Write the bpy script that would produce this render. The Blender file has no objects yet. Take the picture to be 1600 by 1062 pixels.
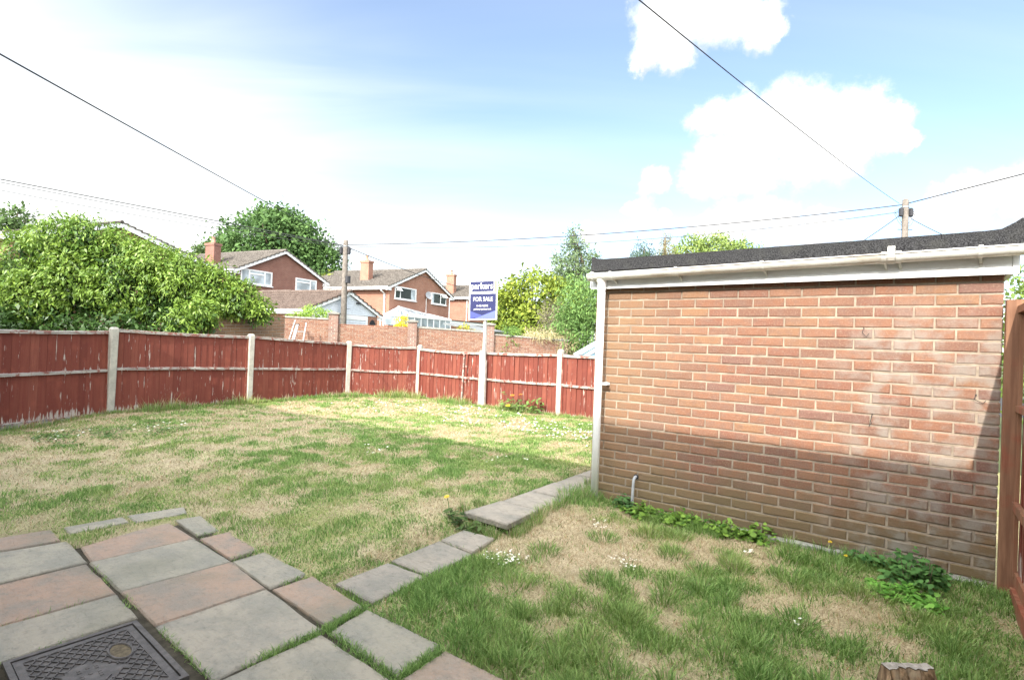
import bpy, math, random
import numpy as np
from mathutils import Vector, Matrix

random.seed(7)
RNG = np.random.default_rng(11)
SC = bpy.context.scene
COL = SC.collection

# ------------------------------------------------------------------ camera
CAM_POS = Vector((-0.454, -4.552, 1.435))
RIGHT = Vector((0.80783, 0.58837, 0.03496))
DOWN = Vector((0.02570, 0.02410, -0.99938))
FWD = Vector((-0.58885, 0.80823, 0.00434))
cam_data = bpy.data.cameras.new('camera')
cam_data.sensor_width = 36.0
cam_data.lens = 857.75 / 1600 * 36.0
cam_data.clip_start = 0.05
cam_data.clip_end = 3000
cam = bpy.data.objects.new('camera', cam_data)
COL.objects.link(cam)
cam.matrix_world = Matrix((
    (RIGHT.x, -DOWN.x, -FWD.x, CAM_POS.x),
    (RIGHT.y, -DOWN.y, -FWD.y, CAM_POS.y),
    (RIGHT.z, -DOWN.z, -FWD.z, CAM_POS.z),
    (0, 0, 0, 1)))
SC.camera = cam

# ------------------------------------------------------------------ sun, sky, exposure
SUN_DIR = Vector((0.125, -1.0, 0.68)).normalized()      # towards the sun
sun_data = bpy.data.lights.new('sun', 'SUN')
sun_data.energy = 2.45
sun_data.angle = math.radians(0.55)
sun_data.color = (1.0, 0.93, 0.82)
sun = bpy.data.objects.new('sun', sun_data)
sun.rotation_euler = SUN_DIR.to_track_quat('Z', 'Y').to_euler()
sun.location = (0, -30, 40)
COL.objects.link(sun)
SC.view_settings.view_transform = 'Standard'
SC.view_settings.look = 'None'
SC.view_settings.exposure = 1.62
SC.view_settings.gamma = 1.0
SC.view_settings.use_curve_mapping = False


def nn(nt, typ, props=None, **ins):
    n = nt.nodes.new(typ)
    for k, v in (props or {}).items():
        setattr(n, k, v)
    for k, v in ins.items():
        key = int(k[1:]) if k[0] == 'i' and k[1:].isdigit() else k.replace('_', ' ')
        s = n.inputs[key]
        if isinstance(v, bpy.types.NodeSocket):
            nt.links.new(v, s)
        elif isinstance(v, bpy.types.Node):
            nt.links.new(v.outputs[0], s)
        else:
            s.default_value = v
    return n


def mth(nt, op, a, b=0.0, c=0.0, clamp=False):
    return nn(nt, 'ShaderNodeMath', {'operation': op, 'use_clamp': clamp}, i0=a, i1=b, i2=c).outputs[0]


def sstep(nt, x, lo, hi):
    n = nn(nt, 'ShaderNodeMapRange', {'interpolation_type': 'SMOOTHSTEP'})
    nt.links.new(x, n.inputs[0])
    n.inputs[1].default_value = lo
    n.inputs[2].default_value = hi
    n.inputs[3].default_value = 0.0
    n.inputs[4].default_value = 1.0
    return n.outputs[0]


def build_world():
    w = bpy.data.worlds.new('World')
    SC.world = w
    w.use_nodes = True
    nt = w.node_tree
    nt.nodes.clear()
    out = nt.nodes.new('ShaderNodeOutputWorld')
    sky = nn(nt, 'ShaderNodeTexSky', {'sky_type': 'NISHITA', 'sun_disc': False,
             'sun_elevation': math.asin(SUN_DIR.z), 'sun_rotation': math.atan2(SUN_DIR.x, SUN_DIR.y),
             'altitude': 60.0, 'air_density': 1.0, 'dust_density': 0.3, 'ozone_density': 1.6})
    bg_sky = nn(nt, 'ShaderNodeBackground', None, Color=sky.outputs[0], Strength=0.098)
    tc = nt.nodes.new('ShaderNodeTexCoord')
    d = tc.outputs['Generated']
    sep = nn(nt, 'ShaderNodeSeparateXYZ', None, Vector=d)
    zc = mth(nt, 'MAXIMUM', sep.outputs[2], 0.0)
    # high thin cloud sheet, laid out on a plane far above
    den = mth(nt, 'ADD', zc, 0.16)
    px = mth(nt, 'DIVIDE', sep.outputs[0], den)
    py = mth(nt, 'DIVIDE', sep.outputs[1], den)
    pl = nn(nt, 'ShaderNodeCombineXYZ', None, X=px, Y=py, Z=0.0)
    rt = nn(nt, 'ShaderNodeVectorRotate', {'rotation_type': 'Z_AXIS'}, Vector=pl.outputs[0], Angle=math.radians(-40))
    mp = nn(nt, 'ShaderNodeMapping', None, Vector=rt.outputs[0], Scale=(0.28, 1.5, 1.0))
    n1 = nn(nt, 'ShaderNodeTexNoise', None, Vector=mp.outputs[0], Scale=1.6, Detail=5.0, Roughness=0.5, Distortion=0.5)
    n2 = nn(nt, 'ShaderNodeTexNoise', None, Vector=mp.outputs[0], Scale=0.55, Detail=2.0, Roughness=0.5)
    cirrus = sstep(nt, mth(nt, 'ADD', mth(nt, 'MULTIPLY', n1.outputs[0], 0.55), mth(nt, 'MULTIPLY', n2.outputs[0], 0.6)), 0.42, 0.86)
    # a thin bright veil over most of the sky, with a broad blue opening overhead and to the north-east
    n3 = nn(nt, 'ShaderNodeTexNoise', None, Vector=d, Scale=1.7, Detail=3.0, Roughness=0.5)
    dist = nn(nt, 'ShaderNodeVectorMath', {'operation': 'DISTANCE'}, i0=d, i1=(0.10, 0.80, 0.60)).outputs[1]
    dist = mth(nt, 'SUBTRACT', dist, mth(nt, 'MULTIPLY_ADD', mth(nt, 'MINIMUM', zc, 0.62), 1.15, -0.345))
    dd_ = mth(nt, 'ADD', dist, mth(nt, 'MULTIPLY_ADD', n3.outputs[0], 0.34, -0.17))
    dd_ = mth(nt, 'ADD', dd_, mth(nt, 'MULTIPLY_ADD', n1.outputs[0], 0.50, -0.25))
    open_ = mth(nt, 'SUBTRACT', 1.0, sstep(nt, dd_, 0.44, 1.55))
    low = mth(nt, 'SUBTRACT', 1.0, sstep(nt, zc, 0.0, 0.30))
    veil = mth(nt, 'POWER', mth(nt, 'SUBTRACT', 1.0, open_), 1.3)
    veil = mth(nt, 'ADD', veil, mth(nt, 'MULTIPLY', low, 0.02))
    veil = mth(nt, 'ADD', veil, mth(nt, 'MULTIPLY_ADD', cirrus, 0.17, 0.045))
    # veil brightened overhead and on the unseen sun side, added to fill the shade
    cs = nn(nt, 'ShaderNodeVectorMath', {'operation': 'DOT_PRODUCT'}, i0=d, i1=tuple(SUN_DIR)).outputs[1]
    sky_fill = sstep(nt, cs, -0.12, 0.98)
    veil = mth(nt, 'MAXIMUM', veil, sky_fill)
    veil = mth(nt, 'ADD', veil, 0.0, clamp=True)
    vstr = mth(nt, 'MULTIPLY_ADD', sky_fill, 2.05, 0.50)
    # cumulus: lumps with eaten-away edges
    nz = nn(nt, 'ShaderNodeTexNoise', None, Vector=d, Scale=9.0, Detail=7.0, Roughness=0.66)
    off = nn(nt, 'ShaderNodeVectorMath', {'operation': 'SUBTRACT'}, i0=nz.outputs[1], i1=(0.5, 0.5, 0.5))
    off = nn(nt, 'ShaderNodeVectorMath', {'operation': 'SCALE'}, i0=off.outputs[0], Scale=0.095)
    dw = nn(nt, 'ShaderNodeVectorMath', {'operation': 'ADD'}, i0=d, i1=off.outputs[0]).outputs[0]
    def lumps(vec):
        acc = None
        for (x, y, z, r) in CUMULUS:
            dd = nn(nt, 'ShaderNodeVectorMath', {'operation': 'DISTANCE'}, i0=vec, i1=(x, y, z)).outputs[1]
            q = mth(nt, 'MULTIPLY_ADD', dd, -1.0 / (r * 1.16), 1.0)
            acc = q if acc is None else mth(nt, 'MAXIMUM', acc, q)
        return acc
    acc = lumps(dw)
    up = lumps(nn(nt, 'ShaderNodeVectorMath', {'operation': 'ADD'}, i0=dw, i1=(0.0, 0.0, 0.030)).outputs[0])
    fine = nn(nt, 'ShaderNodeTexNoise', None, Vector=d, Scale=48.0, Detail=6.0, Roughness=0.66)
    acc2 = mth(nt, 'ADD', acc, mth(nt, 'MULTIPLY_ADD', fine.outputs[0], 0.66, -0.33))
    cum = sstep(nt, acc2, -0.26, 0.50)
    # undersides: where there is cloud above but thin cloud here
    sh = mth(nt, 'MULTIPLY', sstep(nt, mth(nt, 'SUBTRACT', up, acc), -0.12, 0.42), 0.8)
    sh = mth(nt, 'MULTIPLY', sh, sstep(nt, nz.outputs[0], 0.34, 0.60))
    ccol = nn(nt, 'ShaderNodeMix', {'data_type': 'RGBA'}, i0=sh, i6=(1.0, 0.99, 0.97, 1), i7=(0.50, 0.53, 0.63, 1))
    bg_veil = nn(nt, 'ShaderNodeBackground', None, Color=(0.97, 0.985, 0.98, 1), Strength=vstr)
    bg_cum = nn(nt, 'ShaderNodeBackground', None, Color=ccol.outputs[2], Strength=0.52)
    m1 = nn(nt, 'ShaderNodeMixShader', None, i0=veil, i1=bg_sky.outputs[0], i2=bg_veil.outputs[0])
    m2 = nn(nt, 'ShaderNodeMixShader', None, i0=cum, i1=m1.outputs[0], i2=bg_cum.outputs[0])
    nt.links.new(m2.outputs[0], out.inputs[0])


CUMULUS = [(-0.318, 0.809, 0.494, 0.041), (-0.274, 0.823, 0.497, 0.044), (-0.232, 0.839, 0.492, 0.039), (-0.191, 0.859, 0.474, 0.03), (-0.341, 0.817, 0.465, 0.028), (-0.358, 0.822, 0.443, 0.015), (-0.17, 0.865, 0.471, 0.017), (-0.306, 0.835, 0.458, 0.028), (-0.271, 0.891, 0.365, 0.029), (-0.225, 0.904, 0.365, 0.033), (-0.172, 0.922, 0.345, 0.046), (-0.121, 0.931, 0.343, 0.04), (-0.073, 0.938, 0.34, 0.038), (-0.034, 0.945, 0.325, 0.026), (-0.011, 0.951, 0.309, 0.015), (-0.21, 0.929, 0.304, 0.048), (-0.266, 0.918, 0.294, 0.045), (-0.139, 0.945, 0.297, 0.041), (-0.097, 0.949, 0.301, 0.035), (-0.295, 0.914, 0.277, 0.026), (-0.26, 0.944, 0.204, 0.033), (-0.212, 0.954, 0.212, 0.032), (-0.166, 0.966, 0.2, 0.034), (-0.113, 0.974, 0.196, 0.032), (-0.088, 0.978, 0.188, 0.02), (-0.289, 0.937, 0.195, 0.021), (0.028, 0.977, 0.21, 0.024), (0.062, 0.974, 0.219, 0.027), (0.095, 0.971, 0.218, 0.029), (0.12, 0.97, 0.211, 0.039), (0.076, 0.978, 0.196, 0.03), (0.006, 0.978, 0.208, 0.012), (-0.363, 0.89, 0.275, 0.023), (-0.376, 0.896, 0.236, 0.021), (-0.4, 0.884, 0.24, 0.013), (-0.347, 0.91, 0.228, 0.013), (-0.95, 0.188, 0.251, 0.023), (-0.941, 0.213, 0.262, 0.018), (-0.937, 0.232, 0.261, 0.011), (-0.458, 0.867, 0.197, 0.02)]
build_world()


# ------------------------------------------------------------------ object helpers
ORG = {}


def tag(o, label=None, cat=None, group=None, kind=None):
    if label: o['label'] = label
    if cat: o['category'] = cat
    if group: o['group'] = group
    if kind: o['kind'] = kind
    return o


def thing(name, label, cat, loc, group=None):
    o = bpy.data.objects.new(name, None)
    o.empty_display_size = 0.2
    o.location = loc
    COL.objects.link(o)
    ORG[o.name] = Vector(loc)
    return tag(o, label, cat, group)


def link(name, me, mat, parent=None, loc=(0, 0, 0), rot=None, scale=None):
    o = bpy.data.objects.new(name, me)
    if mat is not None and len(me.materials) == 0:
        me.materials.append(mat)
    o.location = loc
    if rot is not None: o.rotation_euler = rot
    if scale is not None: o.scale = scale
    COL.objects.link(o)
    if parent is not None:
        o.parent = parent
    return o


class MB:
    def __init__(s):
        s.v = []
        s.f = []

    def add(s, vs, fs):
        b = len(s.v)
        s.v += [Vector(p) for p in vs]
        s.f += [tuple(b + i for i in q) for q in fs]
        return s

    def hexa(s, p):      # 8 points: bottom ring 0-3, top ring 4-7
        return s.add(p, [(3, 2, 1, 0), (4, 5, 6, 7), (0, 1, 5, 4), (1, 2, 6, 5), (2, 3, 7, 6), (3, 0, 4, 7)])

    def box(s, x0, x1, y0, y1, z0, z1):
        return s.hexa([(x0, y0, z0), (x1, y0, z0), (x1, y1, z0), (x0, y1, z0), (x0, y0, z1), (x1, y0, z1), (x1, y1, z1), (x0, y1, z1)])

    def bar(s, a, b, w, h, up=(0, 0, 1)):      # box from a to b, w across, h along up
        a, b = Vector(a), Vector(b)
        d = (b - a).normalized()
        u = Vector(up)
        r = d.cross(u)
        if r.length < 1e-5: r = d.cross(Vector((1, 0, 0)))
        r.normalize()
        u = r.cross(d).normalized()
        r *= w / 2
        u *= h / 2
        return s.hexa([a - r - u, a + r - u, a + r + u, a - r + u, b - r - u, b + r - u, b + r + u, b - r + u])

    def tube(s, pts, rad, n=8, cap=True):
        pts = [Vector(p) for p in pts]
        if not hasattr(rad, '__len__'): rad = [rad] * len(pts)
        base = len(s.v)
        prev = None
        for i, p in enumerate(pts):
            d = (pts[min(i + 1, len(pts) - 1)] - pts[max(i - 1, 0)]).normalized()
            if prev is None:
                u = Vector((0, 0, 1)) if abs(d.z) < 0.9 else Vector((1, 0, 0))
            else:
                u = prev
            r = d.cross(u).normalized()
            u = r.cross(d).normalized()
            prev = u
            for k in range(n):
                a = 2 * math.pi * k / n
                s.v.append(p + (r * math.cos(a) + u * math.sin(a)) * rad[i])
        for i in range(len(pts) - 1):
            for k in range(n):
                k2 = (k + 1) % n
                s.f.append((base + i * n + k, base + i * n + k2, base + (i + 1) * n + k2, base + (i + 1) * n + k))
        if cap:
            s.f.append(tuple(base + k for k in range(n))[::-1])
            s.f.append(tuple(base + (len(pts) - 1) * n + k for k in range(n)))
        return s

    def prism(s, poly, z0, z1):
        n = len(poly)
        vs = [(p[0], p[1], z0) for p in poly] + [(p[0], p[1], z1) for p in poly]
        fs = [tuple(range(n))[::-1], tuple(range(n, 2 * n))] + [(i, (i + 1) % n, n + (i + 1) % n, n + i) for i in range(n)]
        return s.add(vs, fs)

    def xf(s, M):
        s.v = [M @ p for p in s.v]
        return s

    def build(s, name, mat, parent=None, smooth=False, origin=None, bevel=0.0):
        if origin is None:
            if parent is not None:
                p = parent
                while p.parent is not None: p = p.parent
                origin = ORG[p.name]
            else:
                xs = [p.x for p in s.v]; ys = [p.y for p in s.v]; zs = [p.z for p in s.v]
                origin = Vector(((min(xs) + max(xs)) / 2, (min(ys) + max(ys)) / 2, min(zs)))
        me = bpy.data.meshes.new(name)
        me.from_pydata([tuple(p - origin) for p in s.v], [], s.f)
        me.update()
        if smooth:
            for p in me.polygons: p.use_smooth = True
        o = link(name, me, mat, parent, (0, 0, 0) if parent is not None else origin)
        if parent is None: ORG[o.name] = Vector(origin)
        if bevel:
            md = o.modifiers.new('bevel', 'BEVEL')
            md.width = bevel; md.segments = 2; md.limit_method = 'ANGLE'
        return o


def mesh_np(name, V, F, mat, cols=None, parent=None, smooth=False, origin=(0, 0, 0)):
    V = np.asarray(V, dtype=np.float32) - np.asarray(origin, dtype=np.float32)
    F = np.asarray(F, dtype=np.int32)
    me = bpy.data.meshes.new(name)
    me.vertices.add(len(V))
    me.vertices.foreach_set('co', V.ravel())
    n, k = F.shape
    me.loops.add(n * k)
    me.loops.foreach_set('vertex_index', F.ravel())
    me.polygons.add(n)
    me.polygons.foreach_set('loop_start', np.arange(0, n * k, k, dtype=np.int32))
    if cols is not None:
        at = me.color_attributes.new('Col', 'FLOAT_COLOR', 'POINT')
        c = np.ones((len(V), 4), dtype=np.float32)
        c[:, :3] = cols
        at.data.foreach_set('color', c.ravel())
    me.update(calc_edges=True)
    if smooth:
        me.polygons.foreach_set('use_smooth', np.ones(n, dtype=bool))
    o = link(name, me, mat, parent, (0, 0, 0) if parent is not None else origin)
    if parent is None: ORG[o.name] = Vector(origin)
    return o


# ------------------------------------------------------------------ materials
def new_mat(name, rough=0.7, spec=0.35):
    m = bpy.data.materials.new(name)
    m.use_nodes = True
    nt = m.node_tree
    b = nt.nodes['Principled BSDF']
    b.inputs['Roughness'].default_value = rough
    b.inputs['Specular IOR Level'].default_value = spec
    return m, nt, b


def mixc(nt, fac, a, b, mode='MIX'):
    n = nn(nt, 'ShaderNodeMix', {'data_type': 'RGBA', 'blend_type': mode})
    for key, v in ((0, fac), (6, a), (7, b)):
        if isinstance(v, bpy.types.NodeSocket): nt.links.new(v, n.inputs[key])
        else: n.inputs[key].default_value = v if key == 0 else (*v[:3], 1)
    return n.outputs[2]


def pos_of(nt):
    return nt.nodes.new('ShaderNodeNewGeometry').outputs['Position']


def noise(nt, vec, scale, detail=4.0, rough=0.55, out=0, dist=0.0):
    return nn(nt, 'ShaderNodeTexNoise', None, Vector=vec, Scale=scale, Detail=detail, Roughness=rough, Distortion=dist).outputs[out]


def mapped(nt, vec, sc, rot=(0, 0, 0), loc=(0, 0, 0)):
    return nn(nt, 'ShaderNodeMapping', None, Vector=vec, Scale=sc, Rotation=rot, Location=loc).outputs[0]


def bump(nt, b, h, strength=0.4, dist=0.01):
    n = nn(nt, 'ShaderNodeBump', None, Height=h, Strength=strength, Distance=dist)
    nt.links.new(n.outputs[0], b.inputs['Normal'])


def rand_of(nt):
    return nt.nodes.new('ShaderNodeObjectInfo').outputs['Random']


def ramp(nt, fac, stops, interp='LINEAR'):
    r = nn(nt, 'ShaderNodeValToRGB')
    r.color_ramp.interpolation = interp
    els = r.color_ramp.elements
    while len(els) < len(stops): els.new(0.5)
    for e, (p, c) in zip(els, stops):
        e.position = p
        e.color = (*c, 1)
    nt.links.new(fac, r.inputs[0])
    return r.outputs[0]


def plain(name, col, rough=0.6, var=0.25, scale=8.0, spec=0.35, metallic=0.0, bmp=0.15, dirt=None):
    """painted / moulded / cast material with blotchy variation and fine relief"""
    m, nt, b = new_mat(name, rough, spec)
    p = pos_of(nt)
    a = noise(nt, p, scale, 5.0, 0.6)
    dk = tuple(c * (1 - var) for c in col)
    lt = tuple(min(1, c * (1 + var * 0.6)) for c in col)
    c = mixc(nt, sstep(nt, a, 0.3, 0.7), dk, lt)
    if dirt:
        d2 = noise(nt, p, scale * 3.1, 6.0, 0.7)
        c = mixc(nt, mth(nt, 'MULTIPLY', sstep(nt, d2, 0.52, 0.72), dirt[1]), c, dirt[0])
    nt.links.new(c, b.inputs['Base Color'])
    b.inputs['Metallic'].default_value = metallic
    if bmp:
        bump(nt, b, noise(nt, p, scale * 9, 4.0, 0.6), bmp, 0.005)
    return m


def m_garage_brick():
    m, nt, b = new_mat('garage_brick', 0.97, 0.08)
    p = pos_of(nt)
    r = rand_of(nt)
    base = ramp(nt, r, [(0.0, (0.242, 0.122, 0.080)), (0.16, (0.215, 0.102, 0.072)), (0.30, (0.256, 0.134, 0.088)), (0.46, (0.193, 0.101, 0.073)),
                        (0.58, (0.232, 0.112, 0.073)), (0.72, (0.245, 0.134, 0.083)), (0.80, (0.187, 0.101, 0.082)), (0.88, (0.220, 0.117, 0.082)), (0.96, (0.264, 0.145, 0.086))], 'CONSTANT')
    n1 = noise(nt, p, 14.0, 4.0, 0.6)
    n2 = noise(nt, p, 90.0, 5.0, 0.7)
    c = mixc(nt, mth(nt, 'MULTIPLY', sstep(nt, n1, 0.40, 0.68), 0.55), base, (0.180, 0.117, 0.096))
    c = mixc(nt, mth(nt, 'MULTIPLY', sstep(nt, n2, 0.46, 0.70), 0.55), c, (0.323, 0.221, 0.161))
    c = mixc(nt, mth(nt, 'MULTIPLY', sstep(nt, noise(nt, p, 160.0, 2.0), 0.60, 0.75), 0.4), c, (0.105, 0.073, 0.054))
    sep = nn(nt, 'ShaderNodeSeparateXYZ', None, Vector=p)
    wob = mth(nt, 'MULTIPLY_ADD', noise(nt, p, 3.0, 3.0), 0.5, -0.25)
    # green-brown damp staining at the foot, buff towards the corner pipe, pale bloom at the far right
    low = mth(nt, 'SUBTRACT', 1.0, sstep(nt, mth(nt, 'ADD', sep.outputs[2], wob), 0.12, 0.62))
    c = mixc(nt, mth(nt, 'MULTIPLY', low, 0.72), c, (0.150, 0.125, 0.068))
    buff = mth(nt, 'SUBTRACT', 1.0, sstep(nt, mth(nt, 'ADD', sep.outputs[0], wob), -2.75, -1.7))
    c = mixc(nt, mth(nt, 'MULTIPLY', buff, 0.42), c, (0.257, 0.183, 0.104))
    blo = mth(nt, 'MULTIPLY', sstep(nt, mth(nt, 'ADD', sep.outputs[0], wob), -1.05, -0.55), sstep(nt, noise(nt, p, 5.5, 4.0), 0.42, 0.62))
    blo = mth(nt, 'MULTIPLY', blo, mth(nt, 'SUBTRACT', 1.0, sstep(nt, sep.outputs[2], 1.5, 1.9)))
    c = mixc(nt, mth(nt, 'MULTIPLY', blo, 0.62), c, (0.285, 0.272, 0.244))
    nt.links.new(c, b.inputs['Base Color'])
    h = mth(nt, 'ADD', mth(nt, 'MULTIPLY', n2, 0.6), mth(nt, 'MULTIPLY', noise(nt, p, 260.0, 3.0), 0.4))
    bump(nt, b, h, 0.8, 0.006)
    return m


def m_wall_brick(name, stops, rnd=True):
    m, nt, b = new_mat(name, 0.9, 0.2)
    p = pos_of(nt)
    if rnd:
        src = rand_of(nt)
    else:
        at = nn(nt, 'ShaderNodeAttribute', {'attribute_name': 'Col'})
        src = at.outputs['Fac']
    c = ramp(nt, src, stops, 'LINEAR')
    c = mixc(nt, mth(nt, 'MULTIPLY', sstep(nt, noise(nt, p, 22.0, 4.0), 0.45, 0.7), 0.4), c, (.30, .23, .18))
    nt.links.new(c, b.inputs['Base Color'])
    bump(nt, b, noise(nt, p, 120.0, 4.0), 0.4, 0.004)
    return m


def m_house_brick(name, c1, c2, mortar, ang):
    m, nt, b = new_mat(name, 0.9, 0.2)
    p = pos_of(nt)
    sep = nn(nt, 'ShaderNodeSeparateXYZ', None, Vector=p)
    # run along the wall: x and y added along the house axis so both faces get courses
    ca, sa = math.cos(ang), math.sin(ang)
    u = mth(nt, 'ADD', mth(nt, 'MULTIPLY', sep.outputs[0], -sa + ca), mth(nt, 'MULTIPLY', sep.outputs[1], ca + sa))
    v = nn(nt, 'ShaderNodeCombineXYZ', None, X=u, Y=sep.outputs[2], Z=0.0)
    br = nn(nt, 'ShaderNodeTexBrick', None, Vector=v.outputs[0], Color1=(*c1, 1), Color2=(*c2, 1), Mortar=(*mortar, 1), Scale=1.0,
            Mortar_Size=0.008, Mortar_Smooth=0.1, Bias=0.0, Brick_Width=0.225, Row_Height=0.075)
    c = mixc(nt, mth(nt, 'MULTIPLY', sstep(nt, noise(nt, p, 1.6, 5.0), 0.35, 0.7), 0.35), br.outputs[0], tuple(k * 0.62 for k in c1))
    nt.links.new(c, b.inputs['Base Color'])
    return m


def m_red_paint():
    m, nt, b = new_mat('red_fence_paint', 0.75, 0.25)
    p = pos_of(nt)
    r = rand_of(nt)
    g = nn(nt, 'ShaderNodeTexCoord').outputs['Generated']
    gz = nn(nt, 'ShaderNodeSeparateXYZ', None, Vector=g).outputs[2]
    sh = nn(nt, 'ShaderNodeCombineXYZ', None, X=mth(nt, 'MULTIPLY', r, 37.0), Y=mth(nt, 'MULTIPLY', r, 11.0), Z=mth(nt, 'MULTIPLY', r, 5.0))
    q = nn(nt, 'ShaderNodeVectorMath', {'operation': 'ADD'}, i0=p, i1=sh.outputs[0]).outputs[0]
    st = noise(nt, mapped(nt, q, (26, 26, 1.5)), 1.0, 5.0, 0.62)
    st2 = noise(nt, mapped(nt, q, (70, 70, 7.0)), 1.0, 4.0, 0.6)
    red = ramp(nt, r, [(0.0, (.140, .037, .026)), (0.35, (.19, .053, .036)), (0.7, (.16, .045, .031)), (1.0, (.225, .072, .048))])
    red = mixc(nt, mth(nt, 'MULTIPLY', sstep(nt, st, 0.38, 0.62), 0.5), red, (.14, .030, .022))
    red = mixc(nt, mth(nt, 'MULTIPLY', sstep(nt, noise(nt, q, 5.0, 5.0), 0.5, 0.75), 0.35), red, (.30, .085, .055))
    near_end = mth(nt, 'ADD', mth(nt, 'MULTIPLY', mth(nt, 'SUBTRACT', 1.0, sstep(nt, gz, 0.0, 0.14)), 0.13),
                   mth(nt, 'MULTIPLY', mth(nt, 'SUBTRACT', 1.0, sstep(nt, mth(nt, 'ABSOLUTE', mth(nt, 'SUBTRACT', gz, 0.545)), 0.0, 0.06)), 0.055))
    fl = sstep(nt, mth(nt, 'ADD', mth(nt, 'ADD', mth(nt, 'MULTIPLY', st, 0.62), mth(nt, 'MULTIPLY', st2, 0.42)), near_end), 0.612, 0.655)
    wood = mixc(nt, st2, (.30, .24, .20), (.52, .46, .41))
    nt.links.new(mixc(nt, fl, red, wood), b.inputs['Base Color'])
    bump(nt, b, mth(nt, 'SUBTRACT', st2, mth(nt, 'MULTIPLY', fl, 0.4)), 0.5, 0.004)
    return m


def m_weathered_rail():
    m, nt, b = new_mat('weathered_rail_wood', 0.85, 0.2)
    p = pos_of(nt)
    st = noise(nt, mapped(nt, p, (3, 3, 60)), 1.0, 5.0, 0.65)
    st2 = noise(nt, p, 9.0, 5.0, 0.7)
    c = mixc(nt, sstep(nt, st, 0.35, 0.65), (.20, .175, .155), (.46, .43, .39))
    c = mixc(nt, mth(nt, 'MULTIPLY', sstep(nt, st2, 0.48, 0.60), 0.85), c, (.20, .055, .038))
    c = mixc(nt, mth(nt, 'MULTIPLY', sstep(nt, st, 0.60, 0.70), 0.5), c, (.10, .085, .07))
    nt.links.new(c, b.inputs['Base Color'])
    bump(nt, b, st, 0.5, 0.004)
    return m


def m_brown_fence():
    m, nt, b = new_mat('brown_fence_stain', 0.8, 0.25)
    p = pos_of(nt)
    r = rand_of(nt)
    st = noise(nt, mapped(nt, p, (40, 40, 2.2)), 1.0, 5.0, 0.65)
    c = ramp(nt, r, [(0, (0.170, 0.061, 0.036)), (0.5, (0.230, 0.109, 0.063)), (1, (0.153, 0.080, 0.050))])
    c = mixc(nt, sstep(nt, st, 0.38, 0.66), c, (0.272, 0.145, 0.087))
    c = mixc(nt, mth(nt, 'MULTIPLY', sstep(nt, noise(nt, p, 6.0, 4.0), 0.5, 0.7), 0.5), c, (0.255, 0.058, 0.035))
    nt.links.new(c, b.inputs['Base Color'])
    bump(nt, b, st, 0.5, 0.004)
    return m


def m_slab(name, cols, relief=0.8):
    m, nt, b = new_mat(name, 0.88, 0.25)
    p = pos_of(nt)
    r = rand_of(nt)
    c = ramp(nt, r, [(i / (len(cols) - 1), k) for i, k in enumerate(cols)])
    sh = nn(nt, 'ShaderNodeCombineXYZ', None, X=mth(nt, 'MULTIPLY', r, 53.0), Y=mth(nt, 'MULTIPLY', r, 19.0), Z=0.0)
    q = nn(nt, 'ShaderNodeVectorMath', {'operation': 'ADD'}, i0=p, i1=sh.outputs[0]).outputs[0]
    big = noise(nt, q, 4.2, 4.0, 0.6)
    mid = noise(nt, q, 26.0, 6.0, 0.7)
    fine = noise(nt, q, 210.0, 3.0, 0.7)
    c = mixc(nt, mth(nt, 'MULTIPLY', sstep(nt, big, 0.36, 0.66), 0.62), c, (0.215, 0.215, 0.187))
    c = mixc(nt, mth(nt, 'MULTIPLY', sstep(nt, mid, 0.48, 0.70), 0.36), c, (0.131, 0.127, 0.110))
    c = mixc(nt, mth(nt, 'MULTIPLY', sstep(nt, fine, 0.48, 0.68), 0.62), c, (0.324, 0.319, 0.284))
    c = mixc(nt, mth(nt, 'MULTIPLY', sstep(nt, noise(nt, q, 60.0, 2.0), 0.70, 0.74), 0.35), c, (0.460, 0.450, 0.406))
    c = mixc(nt, mth(nt, 'MULTIPLY', sstep(nt, noise(nt, q, 1.7, 3.0), 0.5, 0.7), 0.35), c, (0.157, 0.162, 0.116))
    g = nn(nt, 'ShaderNodeSeparateXYZ', None, Vector=nn(nt, 'ShaderNodeTexCoord').outputs['Generated'])
    ex = mth(nt, 'MAXIMUM', mth(nt, 'ABSOLUTE', mth(nt, 'SUBTRACT', g.outputs[0], 0.5)), mth(nt, 'ABSOLUTE', mth(nt, 'SUBTRACT', g.outputs[1], 0.5)))
    ed = sstep(nt, mth(nt, 'ADD', ex, mth(nt, 'MULTIPLY_ADD', mid, 0.22, -0.11)), 0.42, 0.53)
    c = mixc(nt, mth(nt, 'MULTIPLY', ed, 0.6), c, (0.180, 0.162, 0.132))
    nt.links.new(c, b.inputs['Base Color'])
    rv = noise(nt, mapped(nt, q, (14, 34, 14), (0, 0, 0.6)), 1.0, 6.0, 0.65, dist=0.6)
    bump(nt, b, mth(nt, 'ADD', mth(nt, 'MULTIPLY', rv, 0.9), mth(nt, 'ADD', mth(nt, 'MULTIPLY', fine, 0.22), mth(nt, 'MULTIPLY', mid, 0.35))), relief, 0.026)
    return m


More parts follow.
